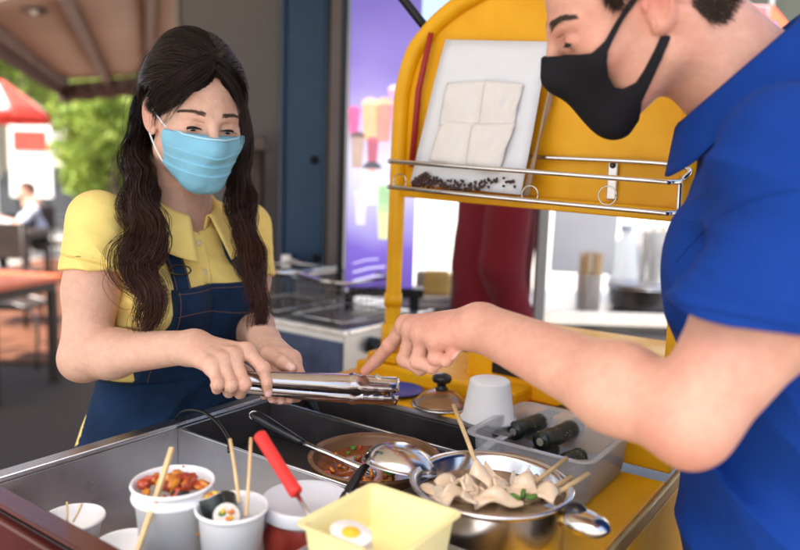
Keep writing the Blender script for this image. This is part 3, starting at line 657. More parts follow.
sph = [(.0021 * math.sin(q) * 1.15, .0036 * math.cos(q)) for q in np.linspace(0, math.pi, 7)]
for k in range(175):
    if k < 120: x = 412 + abs(rg.normal(0, 1)) * 22; x = x if x < 470 else rg.uniform(415, 450); hh = max(0, 15 * math.exp(-((x - 428) / 18) ** 2)); y = 187 - rg.random() * hh + (x - 410) * .055
    elif k < 155: x = rg.uniform(440, 482); y = 188 - rg.random() * 9 + (x - 410) * .03
    else: x = rg.uniform(480, 517); y = 189 - rg.random() * 11
    p = onA(x, y, 1.074 + rg.random() * .004); M = Matrix.Rotation(rg.random() * 6.28, 3, 'Z') @ Matrix.Rotation(rg.random() * 3.14, 3, 'X'); t.lathe(sph, p, 7, M)
tag(t.build('coffee_beans', BEAN, kind='stuff'), 'dark roasted beans spilled along the foot of the white card', 'beans')

# ================================================================== THINGS ON THE CART
FLOORZ = .886
def cup(px, py, z, dia, h, label, food=None, inv=False, rings=1, grp=None):
    c = PZ(px, py, z); root = empty('paper_cup', (c[0], c[1], z - h), 0, label, 'cup', grp); R = dia / 2; rb = R * .74; t = MB()
    if inv: prof = [(0, h), (rb - .004, h), (rb, h - .002), (rb + .0006, h - .006), (R - .002, .006), (R + .0015, .004), (R + .0015, 0), (R - .002, 0), (rb - .002, h - .01), (0, h - .01)]
    else:
        prof = [(0, .004), (rb - .002, .004), (rb - .001, 0), (rb, 0)] + ([(R - .003, h - .021), (R + .0004, h - .019), (R + .0014, h - .016), (R + .0004, h - .013), (R - .0015, h - .011)] if rings > 1 else [(R - .002, h - .008)]) + \
               [(R - .001, h - .006), (R + .0012, h - .005), (R + .0022, h - .0025), (R + .0010, h), (R - .0006, h - .001), (R - .0022, h - .006), (rb - .002, .008), (0, .008)]
    t.lathe(prof, (0, 0, 0), 48); t.build('wall', WHITEP, root, local=True)
    return root, c
def stick(name, p, q, r, label, grp=None, m=BAMBOO, square=False):
    t = MB(); t.tube([p, lerp(np.asarray(p), np.asarray(q), .5) + np.array([.0006, 0, 0]), q], r, 4 if square else 8, smooth=not square); return tag(t.build(name, m), label, 'skewer', grp)
KIM = mat('kimchi_orange', (.52, .12, .012), rough=.3, var=.5, vscale=60, col2=(.80, .34, .03), coat=.4); KIMR = mat('kimchi_red', (.42, .05, .012), rough=.28, coat=.4, var=.3, vscale=80)
NORI = mat('seaweed', (.010, .018, .013), rough=.38, var=.5, vscale=90, bump=.5, bscale=220, coat=.3); RICE = mat('rice', (.74, .70, .62), rough=.5, bump=.6, bscale=260, bdist=.003)
GREEN = mat('herb_green', (.10, .22, .03), rough=.5); CARROT = mat('carrot', (.68, .20, .02), rough=.4); EGGY = mat('egg_yellow', (.80, .52, .04), rough=.4)
def blob(c, r, m, seed, parent=None, name='food_piece', n=14):
    rg = np.random.default_rng(seed); t = MB(); prof = [(math.sin(q), -math.cos(q)) for q in np.linspace(0, math.pi, 9)]
    M = Matrix.Rotation(rg.random() * 6, 3, 'Z') @ Matrix.Rotation(rg.random() * 3, 3, 'X'); t.lathe(prof, (0, 0, 0), n)
    A = np.array(t.v); A = A * (1 + .28 * vnoise(A * 1.7 + seed)[:, None] + .1 * vnoise(A * 4.3 + seed)[:, None]) * np.asarray(r)
    t.v = [tuple(M @ Vector(v) + Vector(c)) for v in A]; return t.build(name, m, parent)
# cup with kimchi
root, c = cup(173, 480, .997, .0865, .110, 'tall white paper cup full of orange spicy rice cakes', rings=2)
rg = np.random.default_rng(2)
for k in range(34):
    a = rg.random() * 6.28; r_ = math.sqrt(rg.random()) * .033
    blob(c + np.array([r_ * math.cos(a), r_ * math.sin(a), -.012 + rg.random() * .009 + .004 * (r_ < .02)]), (rg.uniform(.006, .011), rg.uniform(.004, .007), rg.uniform(.003, .006)), KIM if rg.random() < .62 else KIMR, k, root)
for k in range(3): blob(c + np.array([.008 + .006 * k, -.02 - .004 * k, -.003]), (.007, .003, .003), NORI, 50 + k, root)
stick('bamboo_skewer', P(172, 448, .80), P(137, 552, .73), .0034, 'thick flat bamboo stick leaning across the tall cup', square=True)
for k in range(9):
    a = -1.9 + .42 * k + .2 * math.sin(k * 5); zz = -.002 - .05 * (k % 3 == 0) * rg.random() - .004 * (k % 2); rr = .0432 + zz * .09
    blob(c + np.array([rr * math.cos(a), rr * math.sin(a), zz]), (.0022, .0016, .0012 + .0014 * (k % 3 == 0)), KIM, 200 + k, root, 'sauce_drop', 8)
# cup with kimbap
root, c = cup(232, 505, .983, .074, .096, 'white paper cup holding seaweed rice rolls')
def kimbap_slice(c, ax, r, ln, parent, seed):
    R = Vector(ax).to_track_quat('Z', 'Y').to_matrix(); t = MB(); t.lathe([(r * .96, -ln / 2), (r, -ln / 2 + .001), (r, ln / 2 - .001), (r * .96, ln / 2)], c, 26, R); o = t.build('seaweed_wrap', NORI, parent)
    t = MB(); t.lathe([(0, ln / 2 - .0005), (r * .6, ln / 2 + .0005), (r * .955, ln / 2 - .0008)], c, 26, R); t.lathe([(0, -ln / 2), (r * .955, -ln / 2)], c, 26, R); t.build('rice_face', RICE, o)
    rg = np.random.default_rng(seed)
    for k, m in enumerate((CARROT, EGGY, GREEN, CARROT, EGGY)):
        a = k * 1.3 + rg.random(); q = Vector((math.cos(a) * r * .36, math.sin(a) * r * .36, ln / 2 + .0008)); blob(np.array(Vector(c) + R @ q), (r * .27, r * .2, .0022), m, seed + k, o, 'filling', 8)
kimbap_slice(c + np.array([-.004, -.010, -.010]), (.25, -.62, .75), .0148, .015, root, 1)
kimbap_slice(c + np.array([-.019, .006, -.008]), (-.4, .2, .9), .0138, .030, root, 5); kimbap_slice(c + np.array([-.012, .017, -.010]), (-.3, .8, .5), .0138, .022, root, 9)
stick('bamboo_skewer', P(230, 439, .80), P(239, 502, .755), .0019, 'pale thin skewer upright in the rice-roll cup, nearer the tall cup')
stick('bamboo_skewer', P(251, 438, .80), P(246, 516, .748), .0019, 'thin skewer upright in the rice-roll cup, nearer the red-handled knife')
root, c = cup(73, 516, .925, .069, .038, 'small white paper cup by the vendor-side tray wall')
stick('bamboo_skewer', P(67, 502, .842), P(67, 524, .83), .0014, 'upright short stick tip in the small cup by the tray wall', 'stick tips in the small cup'); stick('bamboo_skewer', P(82, 504, .842), P(73, 522, .83), .0014, 'slanting short stick tip in the small cup by the tray wall', 'stick tips in the small cup')
cup(127, 543, .925, .069, .038, 'small empty white paper cup in front of the tall cup')
# sauce jar
jz = .972; c = PZ(306, 497, jz); jar = empty('sauce_jar', (c[0], c[1], FLOORZ), 0, 'jar of dark red chilli sauce with white lid', 'jar'); H = jz - FLOORZ
t = MB(); t.lathe([(0, 0), (.046, 0), (.050, .006), (.0525, H - .030), (.046, H - .018), (.046, H - .0165), (0, H - .0165)], (0, 0, 0), 40)
t.build('glass_body', mat('chilli_sauce', (.13, .012, .008), rough=.15, var=.6, vscale=45, coat=.8, col2=(.30, .035, .02)), jar, local=True)
t = MB(); t.lathe([(0, H - .004), (.044, H - .003), (.0475, H), (.0500, H - .001), (.0510, H - .004), (.0512, H - .014), (.0500, H - .016), (.047, H - .016)], (0, 0, 0), 48); t.build('lid', mat('white_plastic', (.70, .72, .76), rough=.35, sss=.05), jar, local=True)
# red-handled knife
kn = empty('red_handled_knife', P(325, 543, .712), 0, 'knife with bright red plastic handle lying over the white lid', 'knife')
h0, h1 = P(259, 434, .80), P(297, 494, .745); t = MB(); t.tube(spline([h0, lerp(h0, h1, .1), lerp(h0, h1, .5), lerp(h0, h1, .9), h1], 16), [.0045, .0068, .0076, .0076, .0075, .0073, .0072, .0071, .0070, .0070, .0071, .0073, .0075, .0076, .0072, .0050], 14); t.build('handle', mat('red_plastic', (.72, .03, .025), rough=.38, sss=.05), kn)
t = MB(); t.tube([lerp(h0, h1, .97), P(326, 543, .712)], [.0028, .0016], 8); t.build('blade', STEEL2, kn)
# pan with soup
PBR = mat('brown_pan', (.20, .10, .045), rough=.4, var=.3, vscale=20, metal=.2); SOUP = mat('soup', (.15, .026, .006), rough=.08, var=.5, vscale=50, coat=.8, col2=(.30, .085, .012), bump=.2, bscale=60)
pz = .955; c = PZ(375, 455, pz); pan = empty('stew_pan', (c[0], c[1], FLOORZ), 0, 'brown-rimmed pan of red vegetable soup in the dark tray', 'pan'); R = .090; H = pz - FLOORZ
t = MB(); t.lathe([(0, 0), (R * .86, 0), (R * .92, .006), (R, H - .006), (R + .003, H - .002), (R + .002, H), (R - .003, H - .001), (R - .005, H - .006), (R * .88, .008), (0, .006)], (0, 0, 0), 64); t.build('pan_body', PBR, pan, local=True)
t = MB(); t.lathe([(0, H - .018), (R * .60, H - .0175), (R * .965, H - .018)], (0, 0, 0), 48); t.build('soup_surface', SOUP, pan, local=True)
for k in range(46):
    a = rg.random() * 6.28; r_ = math.sqrt(rg.random()) * .076; blob(c + np.array([r_ * math.cos(a), r_ * math.sin(a), -.017 + rg.random() * .003]), (rg.uniform(.003, .007), rg.uniform(.002, .006), .0025), [GREEN, CARROT, KIMR, KIM, GREEN][k % 5], 90 + k, pan, 'vegetable', 8)
for k in range(12):
    a = k * 2.4; blob(c + np.array([.0895 * math.cos(a), .0895 * math.sin(a), -.0015 - .006 * (k % 2)]), (.004, .0025, .0012), KIM if k % 3 else KIMR, 230 + k, pan, 'sauce_drop', 8)
# spatula in the pan
sp_ = empty('spatula', P(358, 467, .985), 0, 'black-handled steel spatula resting in the soup pan', 'spatula')
a_, b_, c_ = P(252, 414, 1.035), P(303, 443, 1.0), P(360, 468, .985); t = MB(); t.tube(spline([a_, lerp(a_, b_, .25), lerp(a_, b_, .7), b_], 14), [.0045, .0065, .0078, .0085, .0088, .0086, .008, .0074, .007, .0066, .0062, .0058, .0055, .005], 12); hd = t.build('handle', BLACKP, sp_)
t = MB(); t.tube([lerp(a_, b_, .04) + np.array([math.cos(q) * .006, 0, math.sin(q) * .006]) for q in np.linspace(0, 6.283, 14)], .0016, 6); t.build('hanging_ring', STEEL2, hd)
t = MB(); t.tube([lerp(a_, b_, .98), lerp(b_, c_, .5), c_, P(374, 476, .975)], [.0045, .0042, .0065, .007], 8); t.build('shaft', STEEL2, sp_)
# ladle
ld = empty('ladle', P(400, 465, .92), 0, 'round steel ladle turned face down between pan and pot', 'ladle')
c = P(400, 466, .925); M = Matrix.Rotation(math.radians(-12), 3, 'X') @ Matrix.Rotation(math.radians(10), 3, 'Y'); R = .0485
pr_ = [(R * math.cos(q), .030 * math.sin(q)) for q in np.linspace(0, math.pi / 2, 14)]; t = MB(); t.lathe([(R + .0015, -.0012), (R + .0015, .0006)] + pr_ + [(p[0] * .965, p[1] - .0018) for p in pr_[::-1]] + [(R - .001, -.0012)], c, 48, M); t.build('bowl', STEEL2, ld)
t = MB(); t.tube(spline([c + np.array([-.042, -.012, .004]), P(362, 470, .90), P(354, 482, .87), P(335, 515, .80)], 12), [.004, .0042, .0046, .0052, .0056, .0058, .006, .006, .006, .006, .006, .005], 10); t.build('handle', BLACKP, ld)
# pale yellow tray with fried egg
yt = empty('yellow_tray', tuple(CW(-.400, .545, .9555)), TH, 'pale yellow plastic tray holding a boiled egg half', 'tray')
YPL = mat('pale_yellow_plastic', (.86, .76, .36), rough=.4, sss=.15, var=.04, vscale=10)
def rtray(w, d, h, th, m, name, root, lip=.006, flare=1.10, rad=.016, n=8):
    def ring(wx, dy, z, rr):
        o = []
        for sx, sy, a0 in ((1, 1, 0), (-1, 1, 90), (-1, -1, 180), (1, -1, 270)):
            for k in range(n): q = math.radians(a0 + 90 * k / (n - 1)); o.append(((wx - rr) * sx + rr * math.cos(q), (dy - rr) * sy + rr * math.sin(q), z))
        return o
    w, d = w / 2, d / 2; W, D = w * flare, d * flare if flare * d - d < w * flare - w + .02 else d + (W - w)
    rows = [ring(w * .02, d * .02, 0, .0005), ring(w - .004, d - .004, 0, rad), ring(w, d, .004, rad), ring(W, D, h - .003, rad), ring(W + lip, D + lip, h - .002, rad), ring(W + lip, D + lip, h, rad), ring(W, D, h, rad), ring(W - th, D - th, h - .003, rad), ring(w - th, d - th, .005, rad), ring(w - .006, d - .006, th, rad), ring(w * .02, d * .02, th, .0005)]
    t = MB(); t.grid(rows, 0, close_u=True, smooth=True); o = t.build(name, m, root, local=True, sharp=50); return o
rtray(.100, .106, .046, .003, YPL, 'tray_shell', yt, .005, 1.08, .010)
for k, (dx, dy, s) in enumerate([(-.014, -.030, 1.05)]):
    t = MB(); prof = [(.017 * s * math.sin(q), .012 * s * (1 - math.cos(q)) if q < math.pi / 2 else .012 * s) for q in np.linspace(0, math.pi / 2, 8)] + [(.0165 * s, .0125 * s), (0, .0128 * s)]
    t.lathe(prof, (0, 0, 0), 28); t.v = [(v[0] * 1.25, v[1], v[2]) for v in t.v]; eg = t.build('egg_half', mat('egg_white', (.84, .83, .79), rough=.3, sss=.2), None, local=True); eg.location = CW(-.400 + dx, .545 + dy, .9595 + .022); eg.rotation_euler = (.1, .15, TH)
    tag(eg, ['boiled egg half with orange yolk lying in the yellow tray, by its jar side', 'smaller boiled egg half in the yellow tray, by its pot side'][k], 'egg')
    t = MB(); t.lathe([(0, .0155 * s), (.006 * s, .0148 * s), (.0095 * s, .0122 * s)], (0, 0, 0), 20); t.build('yolk', EGGY, eg, local=True)
    b_ = MB(); b_.lathe([(0, 0), (.02, 0), (.022, .004), (.022, .0215), (.0, .0215)], CW(-.400 + dx, .545 + dy, .9592), 20); tag(b_.build('rice_cake', mat('rice_cake', (.80, .77, .68), rough=.5, sss=.1)), ['round white rice cake under the bigger egg half in the yellow tray', 'round white rice cake under the smaller egg half in the yellow tray'][k], 'food', 'rice cakes in the yellow tray')
# pot with fish cakes
pz = .985; c = PZ(491, 480, pz); R = .0905; pot = empty('steel_pot', (c[0], c[1], DECK + .001), 0, 'shiny stainless pot of fish cake skewers with side handle', 'pot'); H = pz - DECK - .001
t = MB(); t.lathe([(0, 0), (R * .93, 0), (R * .97, .006), (R * .98, H - .010), (R, H - .006), (R + .006, H - .003), (R + .0062, H), (R, H - .0005), (R - .004, H - .006), (R * .95, .008), (0, .006)], (0, 0, 0), 72); t.build('pot_body', STEEL2, pot, local=True)
BROTH = mat('broth', (.30, .20, .11), rough=.08, coat=.8, var=.3, vscale=30, bump=.15, bscale=40); t = MB(); t.lathe([(0, H - .022), (R * .6, H - .0218), (R * .965, H - .022)], (0, 0, 0), 48); t.build('broth_surface', BROTH, pot, local=True)
hd = c + np.array([R * .93, -.022, -.030]); t = MB(); e1 = P(583, 522, .775)
t.tube(spline([c + np.array([R * .90, -.030, -.028]), lerp(c + np.array([R * .9, -.03, -.028]), e1, .4), e1 + np.array([-.022, 0, 0])], 8), .0062, 10); br = t.build('handle_bracket', mat('brass', (.62, .42, .13), rough=.3, metal=1), pot)
t = MB(); ax = unit(e1 - c) * np.array([1, 1, .2]); hp = spline([e1 - ax * .022, e1 - ax * .008, e1 + ax * .012, e1 + ax * .030], 14)
t.tube(hp, [.006, .012, .016, .0185, .020, .021, .0212, .021, .020, .019, .0175, .015, .011, .004], 18); t.v = [(v[0], v[1], e1[2] + (v[2] - e1[2]) * .62) for v in t.v]; t.build('handle_cap', STEEL2, pot)
t = MB(); t.tube(hp[2:9] + np.array([-.004, .004, .0075]), [.004, .009, .011, .012, .012, .010, .005], 12); t.build('handle_grip', BLACKP, pot)
FISH = mat('fish_cake', (.80, .66, .48), rough=.38, var=.5, vscale=55, coat=.4, col2=(.72, .52, .32), bump=.3, bscale=160); PALE = mat('pale_radish', (.70, .60, .45), rough=.35, coat=.3, var=.2, vscale=50)
def folded(cx, seed, w, h, ang, parent, m=FISH, lab=None):
    rg = np.random.default_rng(seed); t = MB(); d = np.array([math.cos(ang), math.sin(ang), 0]); u = np.array([-d[1], d[0], .35]); rows = []
    for i in range(26):
        s = i / 25; rows.append([cx + d * (s - .5) * w + np.array([0, 0, h * .62 * (.5 + .5 * math.sin(s * 6.5 + seed))]) * (.5 + .5 * v) + np.array([0, 0, .002 * math.sin(9 * s + 5 * v + seed)]) + u * (v - .5) * h * .9 for v in np.linspace(0, 1, 6)])
    t.grid(rows, .0032); return t.build('fish_cake', m, parent)
fc = [(488, 484, .034, .034, .9), (470, 499, .056, .020, 1.4), (514, 494, .050, .024, .3), (538, 497, .042, .020, -.5), (450, 499, .046, .016, .9), (498, 503, .056, .018, .1), (462, 490, .036, .018, 2.), (526, 487, .04, .018, 1.)]
for k, (x, y, w_2, h_, an) in enumerate(fc):
    q = PZ(x, y, pz - .012); folded(q, k, w_2, h_, an, pot, FISH)
for k in range(4): blob(PZ(505 + 9 * k, 494 + 3 * (k % 2), pz - .008), (.010, .006, .003), GREEN, 40 + k, pot, 'herb_leaf', 8)
for k in range(16): blob(PZ(432 + 7.4 * k, 490 + 7 * math.sin(k * 2.1), pz - .016), (.017, .012, .0045), PALE if k % 2 else FISH, 60 + k, pot, 'radish_piece', 12)
stick('bamboo_skewer', P(453.5, 405, .985), P(483, 482, .90), .0031, 'long bamboo skewer rising from the pot towards the glass lid'); stick('bamboo_skewer', P(417, 477, .93), P(446, 500, .87), .0026, 'bamboo skewer leaning on the pot rim beside the ladle')
stick('bamboo_skewer', P(567, 458, .885), P(508, 502, .85), .0029, 'long bamboo skewer slanting over the pot rim under the plastic tub'); stick('bamboo_skewer', P(572, 477, .862), P(524, 504, .84), .0032, 'middle bamboo skewer lying over the pot rim'); stick('bamboo_skewer', P(589, 473, .855), P(545, 500, .835), .0030, 'bamboo skewer lying over the pot rim beside its handle')
# plastic tub with kimbap rolls
CLR = mat('clear_tub', (.86, .88, .90), rough=.22, trans=.75, ior=1.2, spec=.5, alpha=1.)
tb = empty('plastic_tub', tuple(CW(-.408, .985, DECK + .001)), TH, 'cloudy plastic tub with two seaweed rice rolls', 'tub')
rtray(.168, .178, .072, .0022, CLR, 'tub_shell', tb, .008, 1.07, .022, 10)
def roll(p, q, r, lab):
    root = empty('rice_roll', (np.asarray(p) + np.asarray(q)) / 2, 0, lab, 'rice roll'); p, q = np.asarray(p), np.asarray(q)
    t = MB(); pts = [lerp(p, q, s) + np.array([0, 0, .0008 * math.sin(s * 19)]) for s in np.linspace(0, 1, 26)]; t.tube(pts, [r * (1 + .03 * math.sin(k * 1.9)) if 0 < k < 25 else r * .93 for k in range(26)], 24); t.build('seaweed_wrap', NORI, root)
    rg = np.random.default_rng(int(r * 1e5) + len(lab)); s = MB(); ax = unit(q - p)
    for k in range(38):
        a = rg.random() * 6.28; u = unit(np.cross(ax, [0, 0, 1])) * math.cos(a) + np.array([0, 0, 1]) * abs(math.sin(a)); c = lerp(p, q, rg.random()) + u * r * 1.01; s.bbox(c, (.0016, .0010, .0008), .0003, rz=rg.random() * 3, seg=1)
    s.build('sesame', mat('sesame', (.72, .62, .42), rough=.5), root, kind='stuff')
    t = MB(); R_ = Vector(-ax).to_track_quat('Z', 'Y').to_matrix(); t.lathe([(0, .0012), (r * .42, .0006)], p, 20, R_); t.build('rice_end', mat('dull_rice', (.30, .28, .22), rough=.6), root); return root
za = DECK + .0205
rd = (PZ(566, 411, .95) - PZ(506, 433, .95)) * np.array([1, 1, 0])
for k in range(3): roll(CW(-.452 + .046 * k, .922, za - .002), CW(-.452 + .046 * k, .922, za - .002) + unit(rd) * .125, .0140, ['bottom seaweed rice roll in the tub, on the upturned cup side', 'bottom seaweed rice roll in the middle of the tub', 'bottom seaweed rice roll in the tub, on the customer side'][k])
zu = za + .0240
roll(PZ(513, 432, zu), PZ(513, 432, zu) + rd * 1.15, .0150, 'upper seaweed rice roll lying over the others, nearer the upturned cup'); roll(PZ(540, 442, zu), PZ(540, 442, zu) + rd * 1.1, .0150, 'upper seaweed rice roll lying over the others, nearer the customer')

# inverted cups, glass lid with knob, blue plate
cz = .952 + .068; c = PZ(490, 379, cz); cu = cup(490, 379, cz, .088, .0675, 'plain white paper cup standing upside down behind the plastic tub', inv=True)
lc = PZ(441, 402, .958); lid = empty('pot_lid', (lc[0], lc[1], .953), 0, 'domed glass lid with black knob and steel rim on the yellow ledge', 'lid')
t = MB(); t.lathe([(.0, .026), (.02, .0245), (.034, .018), (.044, .008), (.048, .002), (.048, .0005), (.043, .005), (.032, .016), (.018, .0225), (0, .0238)], (0, 0, 0), 48); t.build('glass_dome', mat('smoky_glass', (.75, .6, .4), rough=.05, trans=.9, ior=1.45), lid, local=True)
t = MB(); t.lathe([(.0480, 0), (.0512, .0), (.0515, .003), (.0485, .0035)], (0, 0, 0), 48, closed=True); t.build('steel_rim', STEEL2, lid, local=True)
t = MB(); t.lathe([(0, .026), (.010, .026), (.012, .029), (.008, .033), (.008, .038), (.015, .041), (.0175, .046), (.016, .051), (.010, .0545), (0, .0555)], (0.0, .0, 0), 28); t.build('knob', BLACKP, lid, local=True)
bp_ = PZ(404, 402, .956); t = MB(); t.lathe([(0, .001), (.032, .001), (.046, .007), (.047, .0085), (.044, .008), (.031, .003), (0, .003)], (bp_[0] - .012, bp_[1] + .062, .953), 40); tag(t.build('blue_plate', mat('blue_plastic', (.015, .05, .34), rough=.3)), 'small blue plastic plate behind the tongs tip', 'plate')
# cable at the vendor's side
t = MB(); t.tube(spline([P(176, 418, 1.12), P(184, 411, 1.10), P(200, 411, 1.07), P(216, 421, 1.03), P(228, 438, .99), P(229, 452, .97)], 30), .0024, 8); tag(t.build('black_cable', BLACKP), 'thin black cable looping over the steel rim', 'cable')
# black pan handle lying in the far tray
bh = empty('black_pan', tuple(CW(-.745, .915, FLOORZ)), TH, 'flat black pan with raised handle in the far tray', 'pan')
t = MB(); t.lathe([(0, .002), (.040, .002), (.046, .02), (.0475, .02), (.042, .0), (0, 0)], (0.0, .0, 0), 40); t.build('pan_body', BLACKM, bh, local=True)
t = MB(); t.tube(spline([(-.046, -.012, .022), (-.075, -.02, .075), (-.10, -.03, .118), (-.135, -.04, .130)], 12), [.006, .007, .008, .009, .010, .0105, .011, .011, .011, .0105, .010, .007], 10); t.build('handle', BLACKP, bh, local=True)

# ------------------------------------------------------------------ steel tongs
tg = empty('steel_tongs', P(310, 388, .99), 0, 'wide steel serving tongs with scalloped tips in the vendor\'s hands', 'tongs')
T0, T1 = P(226, 381, .955), P(396, 391, 1.035); axd = unit(T1 - T0); sd2 = unit(np.cross(axd, [0, 0, 1])); upv = np.cross(sd2, axd); LN = np.linalg.norm(T1 - T0)
for s, nm in ((1, 'upper_arm'), (-1, 'lower_arm')):
    rows = []
    for i in range(64):
        u = i / 63; wd = lerp(.0125, .0200, min(1, u * 1.8)); gap = .0006 + .0012 * u; dep = lerp(.0135, .0185, min(1, u * 1.6))
        if u > .93: wd *= 1 - .35 * ((u - .93) / .07) ** 2
        c = T0 + axd * LN * u + upv * s * gap
        row = []
        for v in np.linspace(-1, 1, 15):
            ed = .0015 * (1 if (i % 4) < 2 else 0) * (abs(v) > .95) * (u > .72)
            row.append(c + sd2 * wd * v + upv * s * (dep * math.sqrt(max(0, 1 - (v * .998) ** 2)) + (.002 * math.sin(min(1, max(0, (u - .70) / .06)) * math.pi)) - ed))
        rows.append(row)
    t = MB(); t.grid(rows, .0011); t.build(nm, mat('tongs_steel', (.60, .56, .54), rough=.20, metal=1, var=.12, vscale=30, rvar=.10, bump=.06, bscale=50), tg)
t = MB(); t.tube([T0 - axd * .006 - upv * .010, T0 - axd * .012, T0 - axd * .006 + upv * .010], .004, 8); t.build('hinge', STEELD, tg)
for k in range(7): q = T1 - axd * (.006 + .006 * (k % 4)) + upv * (-.012 + .004 * k) - sd2 * -.014; blob(q, (.003, .002, .002), KIM, 130 + k, tg, 'sauce_drop', 8)
t = MB(); blob(T1 - axd * .028 + upv * .014 - unit(np.cross(axd, upv)) * 0, (.013, .010, .006), mat('rice_stain', (.72, .66, .52), rough=.5), 5, tg, 'food_residue', 12)

# ------------------------------------------------------------------ fryer with baskets behind the cart
fy = empty('deep_fryer', tuple(P(344, 332, 1.85)[:2]) + (0,), TH, 'stainless double deep fryer with wire baskets below the poster', 'fryer')
f0 = P(344, 332, 1.85); FZ = f0[2]; f0 = np.array([f0[0], f0[1], 0]); b0 = f0 @ bv; a0 = f0 @ av
FDB = mat('fryer_steel_blue_reflection', (.055, .075, .14), rough=.25, metal=.6, var=.4, vscale=4, rvar=.1)  # stainless front; its dark blue reflection is put into the base colour
def fbox(name, db0, db1, da0, da1, z0, z1, m, r=.004, par=None): return cbox(name, b0 + db0, b0 + db1, a0 + da0, a0 + da1, z0, z1, m, r, par or fy)
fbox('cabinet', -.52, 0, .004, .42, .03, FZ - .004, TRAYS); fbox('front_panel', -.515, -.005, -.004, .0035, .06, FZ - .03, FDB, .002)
fbox('top_rim', -.525, .004, -.006, .015, FZ - .012, FZ + .004, STEEL2, .003); fbox('top_rim', -.010, .006, .0155, .425, FZ - .012, FZ + .004, STEEL2, .003)
fbox('oil_well', -.49, -.28, .03, .36, FZ - .0035, FZ + .002, STEELD, .001); fbox('oil_well', -.24, -.03, .03, .36, FZ - .0035, FZ + .002, STEELD, .001)
t = MB(); t.lathe([(0, .03), (.018, .03), (.022, .02), (.024, 0), (0, 0)], CW(b0 + .006, a0 + .12, FZ - .055), 18, RZ @ Matrix.Rotation(math.radians(90), 3, 'Y')); t.build('knob', BLACKP, fy)
for k in range(2):
    x0, x1, y0, y1 = (b0 - .48 + .25 * k, b0 - .29 + .25 * k, a0 + .05, a0 + .30); zb, zt_ = FZ + .006, FZ + .115
    bk = empty('wire_basket', tuple(CW((x0 + x1) / 2, (y0 + y1) / 2, zb)), TH, ['wire frying basket on the fryer nearer the vendor', 'wire frying basket on the fryer nearer the yellow pole'][k], 'basket')
    cs_ = [(x0, y0), (x1, y0), (x1, y1), (x0, y1), (x0, y0)]
    for z, r_ in ((zt_, .005), (zb + .004, .0032)):
        t = MB(); t.tube([CW(*q, z) for q in cs_], r_, 8); t.build('ring', STEEL2, bk)
    t = MB()
    for i in range(4):
        for s in np.linspace(0, 1, 12): q = (lerp(cs_[i][0], cs_[i + 1][0], s), lerp(cs_[i][1], cs_[i + 1][1], s)); t.tube([CW(*q, zb), CW(*q, zt_)], .0011, 4, False)
        for z in np.linspace(zb, zt_, 7)[1:-1]: t.tube([CW(*cs_[i], z), CW(*cs_[i + 1], z)], .0011, 4, False)
    t.build('mesh_wires', STEELD, bk, kind='stuff')
    t = MB(); t.tube([CW((x0 + x1) / 2, y0, zt_), CW((x0 + x1) / 2, y0 - .10, zt_ + .03), CW((x0 + x1) / 2, y0 - .19, zt_ + .035)], .008, 10); t.build('handle', STEEL2, bk)
# ------------------------------------------------------------------ counter at the back right with its things
ct = empty('steel_counter', tuple(P(560, 330, 2.6)[:2]) + (0,), 0, 'long steel work counter behind the cart with food things on it', 'counter')
CZ = .90; p = P(405, 300, 2.55); q = P(740, 320, 2.30); cy = 2.55
t = MB(); t.bbox((.62, cy + .22, CZ - .02), (1.75, .55, .04), .005); t.build('worktop', STEEL, ct); t = MB(); t.bbox((.62, cy + .22, .42), (1.68, .48, .80), .005); t.build('cabinet', STEELD, ct)
t = MB(); t.bbox((.62, cy - .055, CZ - .02), (1.75, .012, .05), .002); t.build('front_lip', STEEL2, ct)
def onc(px, y): p = P(px, 300, 1.0) - CAM; k = y / p[1]; return np.array([p[0] * k, y, CZ])
for k, (px, col, wd, hh) in enumerate([(436, (.72, .46, .12), .10, .11), (452, (.62, .52, .36), .08, .09), (424, (.45, .42, .36), .07, .10)]):
    q = onc(px, cy + .12 + .03 * k); t = MB(); t.bbox(q + np.array([0, 0, hh / 2 + .001]), (wd, .05, hh), .014, seg=3); tag(t.build('snack_pouch', mat('pouch%d' % k, col, rough=.35, var=.2, vscale=20)), ['orange food pouch on the back counter', 'beige food pouch on the back counter', 'grey food pouch on the back counter'][k], 'pouch')
q = onc(434, cy + .04); t = MB(); t.bbox(q + np.array([0, 0, .016]), (.26, .10, .028), .006); tag(t.build('flat_tray', STEEL2), 'flat steel tray at the counter edge below the pouches', 'tray')
q = onc(641, cy + .06); pt_ = empty('stock_pot', q, 0, 'dark steel stock pot on the back counter below the chopstick cup', 'pot')
t = MB(); t.lathe([(0, .002), (.10, .002), (.112, .02), (.115, .075), (.122, .082), (.12, .085), (.11, .08), (.10, .015), (0, .012)], (0, 0, 0), 40); t.build('pot_body', STEELD, pt_, local=True)
t = MB(); t.lathe([(.123, .080), (.127, .080), (.127, .087), (.123, .087)], (0, 0, 0), 40, closed=True); t.build('pot_rim', STEEL2, pt_, local=True)
t = MB(); t.lathe([(0, .0885), (.118, .0885), (.124, .092), (.118, .096), (0, .097)], (0, 0, 0), 36); t.build('tray_lid', STEEL, pt_, local=True)
q = onc(648, cy + .06) + np.array([0, 0, .098]); fr = empty('chopstick_cup', q, 0, 'clear cup of pale chopsticks on the pot lid', 'cup')
t = MB(); t.lathe([(0, 0), (.043, 0), (.060, .185), (.0585, .185), (.0415, .004), (0, .004)], (0, 0, 0), 32); t.build('cup_wall', mat('clear_cup', (.85, .87, .88), rough=.12, alpha=.28), fr, local=True)
